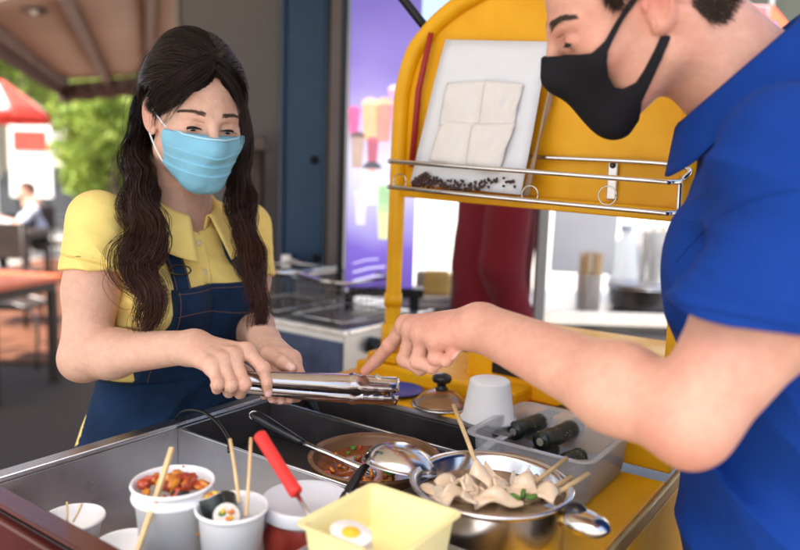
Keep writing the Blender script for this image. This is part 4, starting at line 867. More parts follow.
for k in range(22):
    a = rg.random() * 6.28; r1 = .032 * math.sqrt(rg.random()); r2 = r1 + .016 * rg.random(); b = a + rg.normal(0, .9); t = MB(); t.tube([(r1 * math.cos(a), r1 * math.sin(a), .006), (r2 * 1.2 * math.cos(b), r2 * 1.2 * math.sin(b), .17 + .04 * rg.random())], .0042, 6); t.build('chopstick', mat('pale_stick', (.78, .70, .52), rough=.6) if k % 3 else WHITEP, fr, local=True)
q = onc(588, cy + .0); sk = empty('skewer_holder', q, 0, 'glass holder packed with bamboo skewers behind the pointing arm', 'holder')
t = MB(); t.lathe([(0, 0), (.042, 0), (.045, .13), (.0435, .13), (.0405, .004), (0, .004)], (0, 0, 0), 28); t.build('glass_wall', mat('clear_cup', (.9, .9, .9)), sk, local=True)
for k in range(40):
    a = rg.random() * 6.28; r1 = .036 * math.sqrt(rg.random()); t = MB(); t.tube([(r1 * math.cos(a), r1 * math.sin(a), .006), (r1 * 1.12 * math.cos(a + .1), r1 * 1.12 * math.sin(a + .1), .185 + .025 * rg.random())], .0036, 5); t.build('skewer', BAMBOO, sk, local=True)
# white board on a post, grey post
wb = empty('white_sign_board', onc(584, cy + .30), 0, 'blank white board on a short post above the skewers', 'sign')
p, q = P(551, 270, 2.86), P(617, 212, 2.86); t = MB(); t.bbox(((p[0] + q[0]) / 2, cy + .30, (p[2] + q[2]) / 2 + .04), (q[0] - p[0], .012, q[2] - p[2] + .10), .005, M=Matrix.Rotation(math.radians(1), 3, 'Y')); t.build('board', WHITEB, wb)
t = MB(); t.tube([(lerp(p[0], q[0], .52), cy + .318, CZ + .001), (lerp(p[0], q[0], .52), cy + .318, q[2])], .022, 10); t.build('post', STEEL, wb)
q = P(541, 260, 2.15); gp = empty('grey_post', (q[0], q[1], .012), 0, 'slim grey steel post of the stall beside the person in maroon', 'post')
t = MB(); t.bbox((q[0], q[1], 1.22), (.034, .034, 2.39), .004); t.build('shaft', mat('grey_post_paint', (.30, .30, .30), rough=.4, metal=.4), gp); t = MB(); t.bbox((q[0], q[1], .018), (.10, .10, .011), .002); t.build('base_plate', STEELD, gp)
# blue-grey dispenser in the bright gap
q = onc(622, cy + .40); ds = empty('water_bottle', q, 0, 'pale blue water bottle standing on the back counter', 'bottle')
t = MB(); t.lathe([(0, .001), (.06, .001), (.065, .02), (.065, .17), (.05, .21), (.022, .24), (.022, .27), (0, .27)], (0, 0, 0), 28); t.build('bottle_body', mat('pale_blue_bottle', (.52, .62, .70), rough=.15, alpha=.55), ds, local=True)
t = MB(); t.lathe([(.023, .262), (.026, .262), (.026, .29), (0, .29)], (0, 0, 0), 20); t.build('cap', mat('pale_cap', (.55, .60, .66), rough=.4), ds, local=True)
# signs behind the customer's shoulder
sb = empty('hanging_sign', tuple(P(755, 30, 2.6)), 0, 'white and red printed sign hanging behind the shoulder of the person in blue', 'sign')
p, q = P(736, 60, 2.6), P(768, 6, 2.6); y_ = q[1]
t = MB(); t.box(((p[0] + q[0]) / 2, y_, (p[2] + q[2]) / 2), (q[0] - p[0], .01, q[2] - p[2])); t.build('pink_panel', mat('sign_pink', (.80, .56, .58), rough=.5, var=.3, vscale=9), sb)
t = MB(); t.box(((p[0] + q[0]) / 2, y_ - .007, q[2] - .03), (q[0] - p[0] - .01, .004, .05)); t.build('red_band', mat('sign_red', (.75, .13, .15), rough=.5), sb)
t = MB(); t.bbox((q[0] + .012, y_, (p[2] + q[2]) / 2), (.014, .014, q[2] - p[2] + .12), .002); t.build('frame_post', STEEL, sb)
fl = empty('red_pennant', tuple(P(785, 40, 2.5)), 0, 'orange-red pennant with purple strokes behind the shoulder of the person in blue', 'pennant')
a_, b_, c_ = P(772, 4, 2.5), P(768, 58, 2.5), P(812, 52, 2.5); t = MB(); t.add([a_, b_, c_, a_ + np.array([0, .006, 0]), b_ + np.array([0, .006, 0]), c_ + np.array([0, .006, 0])], [(0, 1, 2), (3, 5, 4), (0, 3, 4, 1), (1, 4, 5, 2), (2, 5, 3, 0)]); t.build('cloth', mat('pennant_red', (.75, .12, .05), rough=.7), fl)
for k in range(3): s0_, s1_ = P(774 + 4 * k, 22 + 6 * k, 2.49), P(776 + 5 * k, 44 + 2 * k, 2.49); t = MB(); t.tube([s0_, (s0_ + s1_) / 2 + np.array([.006, 0, 0]), s1_], .005, 5); t.build('stroke', mat('purple_ink', (.12, .05, .35), rough=.6), fl)
t = MB(); p = P(790, -40, 3.0); t.bbox((p[0] + .2, p[1], 2.02), (1.5, .1, .42), .01); tag(t.build('dark_hoarding', mat('hoarding', (.04, .045, .035), rough=.7, var=.3, vscale=5)), 'dark board fascia above the signs behind the person in blue', 'board')
# ================================================================== PEOPLE
def skin_mat(name, col, red):
    m = mat(name, col, rough=.46, var=.09, vscale=34, bump=.22, bscale=420, sss=.22, spec=.42, bdist=.0006)
    t = m.node_tree; N = t.nodes; L = t.links; b = N['Principled BSDF']
    lk = b.inputs['Base Color'].links[0].from_socket
    tc = N.new('ShaderNodeTexCoord')
    def noise(sc, det, lo, hi):
        nz = N.new('ShaderNodeTexNoise'); nz.inputs['Scale'].default_value = sc; nz.inputs['Detail'].default_value = det; L.new(tc.outputs['Object'], nz.inputs[0])
        mr = N.new('ShaderNodeMapRange'); mr.inputs[1].default_value = .35; mr.inputs[2].default_value = .68; mr.inputs[3].default_value = lo; mr.inputs[4].default_value = hi; L.new(nz.outputs[0], mr.inputs[0]); return mr.outputs[0]
    at = N.new('ShaderNodeAttribute'); at.attribute_name = 'tint'
    ad = N.new('ShaderNodeMath'); ad.operation = 'ADD'; ad.use_clamp = True; L.new(at.outputs['Fac'], ad.inputs[0]); L.new(noise(16, 6, 0, .42), ad.inputs[1])
    mx = N.new('ShaderNodeMix'); mx.data_type = 'RGBA'; L.new(ad.outputs[0], mx.inputs[0]); L.new(lk, mx.inputs[6]); mx.inputs[7].default_value = (*red, 1)
    m3 = N.new('ShaderNodeMix'); m3.data_type = 'RGBA'; m3.blend_type = 'MULTIPLY'; L.new(noise(120, 5, 0, .22), m3.inputs[0]); L.new(mx.outputs[2], m3.inputs[6]); m3.inputs[7].default_value = (.78, .62, .55, 1)
    L.new(m3.outputs[2], b.inputs['Base Color']); L.new(noise(60, 6, .34, .58), b.inputs['Roughness'])
    # pores and fine creases
    vo = N.new('ShaderNodeTexVoronoi'); vo.inputs['Scale'].default_value = 650; L.new(tc.outputs['Object'], vo.inputs['Vector'])
    nz = N.new('ShaderNodeTexNoise'); nz.inputs['Scale'].default_value = 130; nz.inputs['Detail'].default_value = 6; L.new(tc.outputs['Object'], nz.inputs[0])
    a2 = N.new('ShaderNodeMath'); a2.operation = 'MULTIPLY_ADD'; L.new(nz.outputs[0], a2.inputs[0]); a2.inputs[1].default_value = 2.2; L.new(vo.outputs['Distance'], a2.inputs[2])
    bp = N.new('ShaderNodeBump'); bp.inputs['Strength'].default_value = .38; bp.inputs['Distance'].default_value = .0009; L.new(a2.outputs[0], bp.inputs['Height']); L.new(bp.outputs[0], b.inputs['Normal'])
    return m
def cloth_mat(name, col, weave=1500, rough=.85, var=.07, sheen=.1, bump=.16):
    m = mat(name, col, rough=rough, var=var, vscale=14, spec=.25, sheen=sheen)
    t = m.node_tree; N = t.nodes; L = t.links; b = N['Principled BSDF']
    tc = N.new('ShaderNodeTexCoord'); hs = []
    for ax in ('X', 'Z'):
        wv = N.new('ShaderNodeTexWave'); wv.bands_direction = ax; wv.inputs['Scale'].default_value = weave / 6.28
        wv.inputs['Distortion'].default_value = .6; wv.inputs['Detail'].default_value = 1; L.new(tc.outputs['Object'], wv.inputs[0]); hs.append(wv.outputs['Fac'])
    ad = N.new('ShaderNodeMath'); ad.operation = 'ADD'; L.new(hs[0], ad.inputs[0]); L.new(hs[1], ad.inputs[1])
    nz = N.new('ShaderNodeTexNoise'); nz.inputs['Scale'].default_value = 55; nz.inputs['Detail'].default_value = 4; L.new(tc.outputs['Object'], nz.inputs[0])
    m2 = N.new('ShaderNodeMath'); m2.operation = 'MULTIPLY_ADD'; L.new(nz.outputs[0], m2.inputs[0]); m2.inputs[1].default_value = 2.5; L.new(ad.outputs[0], m2.inputs[2])
    bp = N.new('ShaderNodeBump'); bp.inputs['Strength'].default_value = bump; bp.inputs['Distance'].default_value = .0008
    mp = N.new('ShaderNodeMapping'); mp.inputs['Rotation'].default_value = (.4, .5, .3); mp.inputs['Scale'].default_value = (1, 1, 2.2); L.new(tc.outputs['Object'], mp.inputs[0])
    nw = N.new('ShaderNodeTexNoise'); nw.inputs['Scale'].default_value = 13; nw.inputs['Detail'].default_value = 3; nw.inputs['Distortion'].default_value = .8; L.new(mp.outputs[0], nw.inputs[0])
    bw = N.new('ShaderNodeBump'); bw.inputs['Strength'].default_value = .55; bw.inputs['Distance'].default_value = .006; L.new(nw.outputs[0], bw.inputs['Height']); L.new(bw.outputs[0], bp.inputs['Normal'])
    L.new(m2.outputs[0], bp.inputs['Height']); L.new(bp.outputs[0], b.inputs['Normal'])
    return m
SKIN_W = skin_mat('skin_light_warm', (.69, .435, .31), (.65, .31, .215))
SKIN_M = skin_mat('skin_light_pink', (.67, .375, .265), (.63, .24, .175))
NAIL = mat('nail', (.80, .50, .43), rough=.25, spec=.5, sss=.1)
HAIR_W = mat('hair_dark_brown', (.007, .0042, .0035), rough=.38, spec=.3, var=.5, vscale=60, col2=(.018, .008, .006))
HAIR_M = mat('hair_brown', (.05, .03, .02), rough=.45, spec=.4)
BROW = mat('brow_brown', (.085, .045, .03), rough=.5)
def dyed(m):
    t = m.node_tree; N = t.nodes; L = t.links; b = N['Principled BSDF']; lk = b.inputs['Base Color'].links[0].from_socket
    tc = N.new('ShaderNodeTexCoord'); sp = N.new('ShaderNodeSeparateXYZ'); L.new(tc.outputs['Object'], sp.inputs[0]); mr = N.new('ShaderNodeMapRange'); L.new(sp.outputs['Z'], mr.inputs[0])
    mr.inputs[1].default_value = 1.40; mr.inputs[2].default_value = 1.16; mx = N.new('ShaderNodeMix'); mx.data_type = 'RGBA'; L.new(mr.outputs[0], mx.inputs[0]); L.new(lk, mx.inputs[6]); mx.inputs[7].default_value = (.060, .021, .013, 1); L.new(mx.outputs[2], b.inputs['Base Color'])
dyed(HAIR_W)
LASH = mat('lash_black', (.012, .008, .007), rough=.5)
EYE = mat('eye_white', (.55, .5, .46), rough=.12); IRIS = mat('iris_dark', (.02, .01, .008), rough=.08)
YEL = cloth_mat('yellow_pique', (.88, .67, .20)); BLU = cloth_mat('blue_pique', (.002, .036, .225), sheen=.0)
DEN = cloth_mat('denim_navy', (.0065, .024, .062), weave=1400, var=.35, sheen=.03, bump=.3)
STI = mat('orange_stitch', (.26, .12, .05), rough=.7)
TRO = cloth_mat('dark_trousers', (.02, .022, .03)); SHOE = mat('shoe_black', (.02, .02, .02), rough=.5)
MSKB = mat('mask_blue', (.21, .48, .61), rough=.75, var=.05, vscale=40, bump=.25, bscale=700, spec=.25, sss=.05)
MSKW = mat('mask_white', (.78, .80, .82), rough=.7); MSKK = mat('mask_black', (.010, .010, .012), rough=.72, spec=.2, bump=.15, bscale=900)

def rot_frame(yaw, pit, rol):
    yaw, pit, rol = map(math.radians, (yaw, pit, rol))
    f = np.array([math.sin(yaw), -math.cos(yaw), 0]); u = np.array([0, 0, 1.]); x = np.cross(f, u)
    f2 = f * math.cos(pit) - u * math.sin(pit); u2 = np.cross(x, f2)
    x3 = x * math.cos(rol) + u2 * math.sin(rol); u3 = np.cross(x3, f2)
    return np.stack([x3, f2, u3], 1)
class Frame:
    def __init__(s, o, M, k=1.): s.o = np.asarray(o, float); s.M = np.asarray(M, float); s.k = k
    def L(s, Q): return (Q - s.o) @ s.M / s.k
    def W(s, q): return s.o + (np.asarray(q, float) * s.k) @ s.M.T
def newton(f, p, n=6, e=.0008):
    p = np.array(p, float)
    for _ in range(n):
        d = f(p); G = np.stack([f(p + np.eye(3)[i] * e) - f(p - np.eye(3)[i] * e) for i in range(3)], 1) / (2 * e)
        p = p - d[:, None] * G / ((G * G).sum(1, keepdims=True) + 1e-6)
    return p
def grad(f, p, e=.001):
    G = np.stack([f(p + np.eye(3)[i] * e) - f(p - np.eye(3)[i] * e) for i in range(3)], 1)
    return G / (np.linalg.norm(G, axis=1, keepdims=True) + 1e-9)

def face_base(q, male):
    m = np.stack([np.abs(q[:, 0]), q[:, 1], q[:, 2]], 1)
    d = ell(m, (0, -.014, .034), (.0735, .094, .080))
    d = smin(d, ell(m, (0, .026, -.022), (.060, .061, .080 + .004 * male)), .04)
    j = .056 if male else .049
    d = smin(d, cap(m, (j, 0, -.064), (.014, .070, -.096 - .011 * male), .017, .015), .03)
    d = smin(d, ell(m, (0, .075, -.094 - .013 * male), (.020 + .004 * male, .015, .016)), .022)
    return m, d
def head_sdf(q, male=0):
    m, d = face_base(q, male)
    d = smin(d, ell(m, (.041, .058, -.024), (.023, .02, .021)), .022)
    br = .0095 if male else .0078
    d = smin(d, cap(m, (.012, .0835, .0165), (.043, .066, .017), br, .007), .014)
    d = smax(d, -ell(m, (.031, .0965, .0), (.0165, .0145, .0098)), .012)
    d = smin(d, ell(m, (.031, .0725, -.0015), (.0155, .0142, .0118)), .004)             # lids
    d = smax(d, -ell(m, (.031, .0885, .0080), (.017, .0050, .0012)), .002)              # crease of the upper lid
    d = smax(d, -ell(m, (.0315, .0880, -.0048), (.0146, .0068, .0041)), .0012)          # the slit of the lowered eye
    n = .0025 if male else 0.
    d = smin(d, cap(m, (0, .0885 + n * .5, .012), (0, .111 + n, -.030), .0070, .0100 + n * .3), .012)
    d = smin(d, ell(m, (.0125, .0985, -.0345), (.0078, .0105, .0078)), .006)
    d = smin(d, ell(m, (0, .0895, -.0635), (.024, .0095, .0085)), .008)
    # ear
    E = m - np.array([.0765, -.008, -.004]); R = rotm('Z', 24) @ rotm('X', 12); e = E @ R
    rad = np.sqrt((e[:, 1] / .0150) ** 2 + (e[:, 2] / .0285) ** 2) + 1e-6
    plate = ell(e, (-.001, .001, -.001), (.0042, .0150, .0285))
    conch = ell(e, (.006, .003, -.003), (.0065, .0080, .0135))
    ring = np.sqrt(((rad - .93) * .019) ** 2 + (e[:, 0] - .0025) ** 2) - .0027
    ring = np.where((e[:, 1] > .004) & (e[:, 2] < .004), ring + .004, ring)
    ear = smin(smax(plate, -conch, .004), ring, .003)
    ear = smin(ear, ell(e, (.0, .004, -.027), (.0042, .0068, .0080)), .005)
    ear = smin(ear, ell(e, (.001, .0125, -.004), (.0035, .0035, .0055)), .003)          # tragus
    ear = smin(ear, np.sqrt(((rad - .60) * .02) ** 2 + (e[:, 0] - .001) ** 2) - .0018 + np.where(e[:, 1] > .002, .01, 0), .003)
    return smin(d, ear, .005)
def hull_sdf(q, male=0):
    m, d = face_base(q, male)
    d = smin(d, ell(m, (.041, .058, -.024), (.023, .02, .021)), .03)
    d = smin(d, ell(m, (0, .062, -.053), (.041, .045, .048 + .007 * male)), .03)
    d = smin(d, cap(m, (0, .088, .004), (0, .110, -.030), .009, .011), .03)
    return d
def hand_sdf(Q, wrist, fingers, thumb, sc, back, wr):
    """fingers: four chains of MCP, PIP, DIP, TIP; back: direction out of the back of the hand"""
    W = np.asarray(wrist); d = None
    for i, c in enumerate(fingers):
        a = W + (np.asarray(c[0]) - W) * .12
        t = capf(Q, a, c[0], wr * .72, .0128 * sc, back, .82)
        d = t if d is None else smin(d, t, .016)
    kn = None
    for i, c in enumerate(fingers):
        k = ell(Q, np.asarray(c[0]) + np.asarray(back) * .0012, (.0108 * sc,) * 3); d = smin(d, k, .006)
    th = cap(Q, W + (np.asarray(thumb[0]) - W) * .3, thumb[1], .0150 * sc, .0125 * sc)
    th = smin(th, cap(Q, thumb[1], thumb[2], .0115 * sc, .0100 * sc), .006); th = smin(th, cap(Q, thumb[2], thumb[3], .0102 * sc, .0078 * sc), .004)
    fs = None
    for i, c in enumerate(fingers):
        z = [1., 1.04, 1., .87][i] * sc
        f = cap(Q, c[0], c[1], .0102 * z, .0090 * z); f = smin(f, cap(Q, c[1], c[2], .0090 * z, .0078 * z), .003)
        f = smin(f, cap(Q, c[2], c[3], .0079 * z, .0064 * z), .003); f = smin(f, ell(Q, c[1], (.0096 * z,) * 3), .004)
        fs = f if fs is None else smin(fs, f, .0012)
    d = smin(d, fs, .008)
    for i, c in enumerate(fingers):                      # tendons on the back, creases over the joints
        a = W + (np.asarray(c[0]) - W) * .35; bk = np.asarray(back) * .0112 * sc; d = smin(d, cap(Q, a + bk, np.asarray(c[0]) + bk * .9, .0016, .0022), .006)
        for jt, kk in ((1, 1.), (2, .8)):
            ax = unit(np.asarray(c[jt + 1]) - np.asarray(c[jt - 1])); v = Q - np.asarray(c[jt]); t = v @ ax; r2 = (v * v).sum(1)
            d = d + kk * .00055 * np.exp(-r2 / .011 ** 2) * np.maximum(0, np.cos(t * 6.2832 / .0034))
    return smin(d, th, .007)
def bounded(Q, fn, lo, hi, pad=.03):
    lo = np.asarray(lo) - pad; hi = np.asarray(hi) + pad
    o = np.maximum(np.maximum(lo - Q, Q - hi), 0); out = np.linalg.norm(o, axis=1) + pad * .6
    m = (Q > lo).all(1) & (Q < hi).all(1)
    if m.any(): out[m] = fn(Q[m])
    return out
def bb(*pts, r=.06):
    A = np.array([np.asarray(p) for p in pts]); return A.min(0) - r, A.max(0) + r

class Wearer: pass
def arm_fn(A, sc):
    """A: dict shoulder, elbow, wrist, radii, fingers, thumb, back"""
    S, E, Wr = (np.asarray(A[k]) for k in ('shoulder', 'elbow', 'wrist')); r = A['r']
    mid = E + (Wr - E) * .28; up = S + (E - S) * .5
    def fn(Q):
        d = cap(Q, S, up, r[0], r[1]); d = smin(d, cap(Q, up, E, r[1], r[2]), .02)
        fa = smin(cap(Q, E, mid, r[2] * .96, r[3]), capf(Q, mid, Wr, r[3], r[4], A['back'], .86), .02)
        if 'elbow_tip' in A: d = smin(d, ell(Q, A['elbow_tip'], (A.get('er', .02),) * 3), .018)
        d = smin(d, fa, .018)
        return smin(d, hand_sdf(Q, Wr, A['fingers'], A['thumb'], sc, A['back'], r[4]), .014)
    pts = [S, E, Wr] + [p for f in A['fingers'] for p in f] + list(A['thumb'])
    lo, hi = bb(*pts, r=.065); return lambda Q: bounded(Q, fn, lo, hi)
def nails_of(A, sc):
    out = []
    for c in A['fingers'] + [A['thumb']]:
        t, d = np.asarray(c[3]), np.asarray(c[2]); ax = (t - d) / np.linalg.norm(t - d)
        b0 = np.asarray(c[1]); nb = (d - b0) / np.linalg.norm(d - b0); s = np.cross(nb, ax)
        if np.linalg.norm(s) < .15: s = np.cross(ax, A['back'])
        n = np.cross(ax, s); n /= np.linalg.norm(n)
        ref = np.asarray(c[0]) - t
        out.append((t + ax * .001, n, ax))
    return out

# ------------------------------------------------------------------ the vendor (woman)
WT = Frame((-.383, 1.22, 0), np.array([[-.578, .816, 0], [-.816, -.578, 0], [0, 0, 1.]]))      # columns: right, forward, up
WT.M = np.stack([np.array([-.578, -.816, 0]), np.array([.816, -.578, 0]), np.array([0, 0, 1.])], 1)
WH = Frame(P(195, 117, 1.15), rot_frame(35, 16, 1), .89)
w_up = np.array([0, 0, 1.])
WA = dict(shoulder=P(97, 226, 1.115), elbow=P(86, 356, 1.10), wrist=P(190, 347, .995), r=(.043, .039, .036, .036, .0250),
          elbow_tip=P(78, 362, 1.105), er=.024, back=unit(np.array([-.15, -.45, .9])),
          fingers=[[P(246, 351, .968), P(263, 368, .948), P(267, 383, .944), P(268, 393, .948)],
                   [P(233, 356, .952), P(244, 384, .926), P(240, 393, .946), P(233, 388, .966)],
                   [P(222, 361, .940), P(231, 385, .917), P(229, 392, .934), P(224, 387, .952)],
                   [P(212, 366, .930), P(218, 384, .910), P(217, 389, .924), P(214, 385, .940)]],
          thumb=[P(204, 350, 1.0), P(228, 360, 1.0), P(246, 373, .995), P(258, 383, .99)])
WB = dict(shoulder=P(246, 232, 1.335), elbow=P(250, 322, 1.32), wrist=P(263, 338, 1.125), r=(.046, .038, .034, .034, .0240),
          back=unit(np.array([.5, -.1, .8])),
          fingers=[[P(293, 359, 1.055), P(302, 380, 1.035), P(297, 397, 1.012), P(290, 399, .99)],
                   [P(284, 357, 1.050), P(292, 382, 1.025), P(288, 399, 1.003), P(281, 400, .985)],
                   [P(276, 357, 1.050), P(282, 383, 1.022), P(279, 399, 1.0), P(272, 399, .983)],
                   [P(269, 359, 1.060), P(273, 383, 1.030), P(270, 396, 1.01), P(264, 396, .995)]],
          thumb=[P(264, 347, 1.10), P(268, 354, 1.05), P(282, 362, 1.02), P(292, 368, 1.008)])
w_a, w_b = arm_fn(WA, .92), arm_fn(WB, .92)
w_neck_b, w_neck_t = WT.W((.0, .0, 1.275)), WH.W((0, -.030, -.060))
_hl, _hh = bb(WH.o, r=.155)
def w_torso(Q, k=0.):
    q = WT.L(Q); m = np.stack([np.abs(q[:, 0]), q[:, 1], q[:, 2]], 1)
    d = ell(m, (0, -.015, 1.15), (.130 + k, .088 + k, .135 + k))
    d = smin(d, ell(m, (.062, .058, 1.125), (.052 + k, .048 + k, .052 + k)), .035)
    d = smin(d, cap(m, (0, -.025, 1.262), (.122, -.022, 1.236), .040 + k, .034 + k), .04)
    d = smin(d, ell(m, (0, -.02, .985), (.112 + k, .083 + k, .15 + k)), .05)
    d = smin(d, ell(m, (0, -.035, .83), (.158 + k, .112 + k, .16 + k)), .06)
    return d
def w_body(Q):
    d = bounded(Q, lambda X: head_sdf(WH.L(X)) * WH.k, _hl, _hh)
    nk = smin(cap(Q, w_neck_b, w_neck_t, .050, .049), cap(Q, w_neck_b, WT.W((0, -.02, 1.22)), .055, .07), .03)
    d = smin(d, nk, .022)
    d = smin(d, w_torso(Q, -.012), .02)
    return smin(smin(d, w_a(Q), .015), w_b(Q), .015)
def tinter(pts, F=None, male=0):
    pts = [(np.asarray(p), r, a) for p, r, a in pts]
    def fn(V):
        t = np.zeros(len(V))
        for p, r, a in pts: t = np.maximum(t, a * np.exp(-((V - p) ** 2).sum(1) / (r * r)))
        return np.clip(t, 0, 1)
    return fn
def hand_tints(A): 
    o = []
    for c in A['fingers'] + [A['thumb']]:
        o += [(c[0], .011, .45), (c[1], .010, .55), (c[3], .011, .6)]
    return o
wroot = empty('person', (*WT.W((0, 0, 0))[:2], 0), 0, 'person in yellow polo and denim apron, light blue mask, holding steel tongs', 'person')
zc = 1.285
lo, hi = bb(WH.o, r=.16); lo[2] = zc - .06
w_head_m = surf(w_body, lo, hi, .00135)
A_ = np.array([WA['shoulder'], WA['elbow'], WB['shoulder'], WB['elbow'], WB['wrist'], WA['fingers'][0][3], w_neck_b]);
lo, hi = A_.min(0) - .075, A_.max(0) + .075; lo[2] = .98; hi[2] = zc + .0
w_body_m = surf(w_body, lo, hi, .0019)
_wt = hand_tints(WA) + hand_tints(WB) + [(WH.W((sx * .045, .065, -.028)), .022, .55) for sx in (-1, 1)] + \
      [(WH.W((sx * .079, -.01, -.004)), .022, .5) for sx in (-1, 1)] + [(WH.W((0, .115, -.03)), .014, .5), (WA['elbow_tip'], .03, .35)] + \
      [(WH.W((sx * .031, .085, -.002)), .013, .35) for sx in (-1, 1)]
wn = nails_of(WA, .92) + nails_of(WB, .92)
def nail_fn(nl, r=.0052):
    def fn(Cn):
        o = np.zeros(len(Cn), int)
        for p, n, ax in nl:
            v = Cn - p; o[(np.linalg.norm(v, axis=1) < .0105) & (v @ n > .0028) & (np.abs(v @ np.cross(n, ax)) < .0046) & (v @ ax > -.006)] = 1
        return o
    return fn
wbody = surf_obj('body', [w_head_m, w_body_m], [SKIN_W, NAIL], wroot, nail_fn(wn), tinter(_wt))
def make_face(F, fn, parent, hair, male, lash_n=34):
    """eyes, lashes and eyebrows"""
    rg = np.random.default_rng(3 + male)
    for sx in (-1, 1):
        mb = MB(); c = F.W((sx * .031, .0735, -.0025)); Mx = Matrix(F.M.tolist())
        prof = [(.0118 * F.k * math.sin(t), -.0118 * F.k * math.cos(t)) for t in np.linspace(.02, math.pi - .02, 15)]
        gz = Vector(F.M @ unit((sx * -.05, .80, -.55))); R = gz.to_track_quat('Z', 'Y').to_matrix()
        mb.lathe(prof, c, 20, R)
        ob = mb.build('eye', [EYE, IRIS], parent)
        for p in ob.data.polygons:
            v = (mw(parent) @ p.center - Vector(c)).normalized().dot(gz); p.material_index = 1 if v > .86 else 0
        # lashes on the edge of the upper lid
        t = np.linspace(0, 1, lash_n); X = .0190 + .0260 * t
        base = F.W(np.stack([sx * X, np.full(lash_n, .0885), -.0022 + .0016 * np.sin(t * 3.14) - .0014 * t], 1)); base = newton(fn, base)
        K = 5; u = np.linspace(0, 1, K)[None, :, None]
        dirn = np.stack([sx * (X - .030) * 22, np.full(lash_n, .85), np.full(lash_n, -.62)], 1); dirn /= np.linalg.norm(dirn, axis=1, keepdims=True)
        ln = (.0058 + .0035 * t)[:, None, None] * (.8 if male else 1.1)
        tip = dirn @ F.M.T; upv = F.M[:, 2]
        C = base[:, None] + tip[:, None] * ln * u + upv * (u ** 2) * ln * .45
        strands('eyelash', C, .00042 if not male else .0003, LASH, parent, .3)
        # the dark line along the lid
        b2 = MB(); b2.tube([tuple(p) for p in base], [.0007 + .0009 * math.sin(q * 3.1) + .0004 * q for q in t], 6); b2.build('lid_line', LASH, parent)
        n = 330 if male else 190; t = rg.random(n); th = (.0042 if male else .0029) * (1 - .55 * t ** 1.5)
        X = .0125 + .040 * t; Z = .0212 + (.0065 if male else .0042) * np.sin(np.clip(t * 1.15, 0, 1) * 2.3) - .002 * t + (rg.random(n) - .5) * 2 * th
        base = newton(fn, F.W(np.stack([sx * X, .088 - .5 * np.maximum(X - .02, 0), Z], 1)))
        dl = np.stack([np.full(n, sx * 1.), -.35 - 12 * np.maximum(X - .03, 0), .35 - .75 * t + rg.normal(0, .15, n)], 1) @ F.M.T
        dl /= np.linalg.norm(dl, axis=1, keepdims=True); nm = grad(fn, base)
        L_ = (.0065 + .004 * rg.random(n))[:, None, None]
        u = np.linspace(0, 1, 4)[None, :, None]
        pts = base[:, None] + dl[:, None] * L_ * u + nm[:, None] * (.0003 + .0012 * u * (1 - u))
        for k in range(1, 4):
            q = newton(fn, pts[:, k], 2); pts[:, k] = q + nm * .0006
        strands('eyebrow', pts, .00030, BROW if not male else hair, parent, .3)
w_hd = lambda Q: head_sdf(WH.L(Q)) * WH.k
make_face(WH, w_hd, wroot, HAIR_W, 0)
# surgical mask
def w_mask(Q):
    q = WH.L(Q); d = hull_sdf(q)
    z = q[:, 2]; pl = np.zeros(len(q))
    for zz in (-.044, -.062, -.080):
        t = (z - zz - .004 * np.abs(q[:, 0]) / .06) / .012; pl += np.where((t > -1) & (t < .2), np.where(t < 0, 1 + t, 1 - t * 5) * .0024, 0) * np.clip((.125 - .0 * z), 0, 1) / .125
    pl *= np.clip(1.15 - np.abs(q[:, 0]) / .075, .2, 1)
    d = d - .0042 - pl + .0010 * vnoise(q * 70)
    reg = poly2(q[:, 1], z, [(.0554, -.0138), (.0885, -.0112), (.112, -.0105), (.15, -.008), (.16, -.05), (.15, -.128), (.09, -.126), (.07, -.112), (.052, -.094), (.034, -.078), (.043, -.045)])
    return smax(d, reg, .001) * WH.k
lo, hi = bb(WH.o, r=.16); wm = surf(w_mask, lo, hi, .0013)
surf_obj('face_mask', [wm], [MSKB], wroot)
def strip_on(f, pts, off=.0016): 
    p = newton(f, np.array(pts), 5); return p + grad(f, p) * off
for sx in (-1, 1):
    for a, b in (((.0625, .056, -.015), (.080, -.012, .018)), ((.0610, .036, -.076), (.0785, -.012, -.024))):
        q = [WH.W((sx * lerp(a[0], b[0], t) + sx * .003 * math.sin(t * 3.1), lerp(a[1], b[1], t), lerp(a[2], b[2], t))) for t in np.linspace(0, 1, 9)]
        mb = MB(); mb.tube(q, .0013, 6); mb.build('mask_strap', MSKW, wroot)
mb = MB()
tp = [newton(w_mask, np.array([WH.W((x, .118 - 14 * x * x, -.0118 - .03 * abs(x)))]), 3)[0] for x in np.linspace(-.058, .058, 21)]
mb.tube([np.asarray(p) + WH.M[:, 1] * .0012 for p in tp], .0016, 6); mb.build('mask_edge', mat('mask_pale', (.42, .68, .78), rough=.7), wroot)

# polo shirt
def sleeve(Q, A, t1, r0, r1, cut=None):
    S, E = np.asarray(A['shoulder']), np.asarray(A['elbow']); ax = unit(E - S); ln = np.linalg.norm(E - S) * t1
    end = S + ax * ln; d = cap(Q, S - ax * .01, end + ax * .03, r0, r1); h = (Q - S) @ ax
    hc = (Q - end) @ ax if cut is None else (Q - cut[0]) @ cut[1]
    d = d - .0016 * ((hc > -.019))
    d = smax(d, hc, .004)
    ins = cap(Q, S + ax * (ln - .01), end + ax * .05, r1 - .012, r1 - .007)
    return smax(d, -ins, .003)
def folds(Q, dirs):
    o = np.zeros(len(Q)); nz = .25 * vnoise(Q * 14)
    for c, n, lam, amp, rad, s in dirs:
        v = Q - np.asarray(c); w_ = np.exp(-(v * v).sum(1) / (rad * rad)); t = v @ unit(n)
        o += amp * w_ * (1 - np.abs(np.sin(math.pi * (t / lam + s + nz))) * 1.6)
    return o
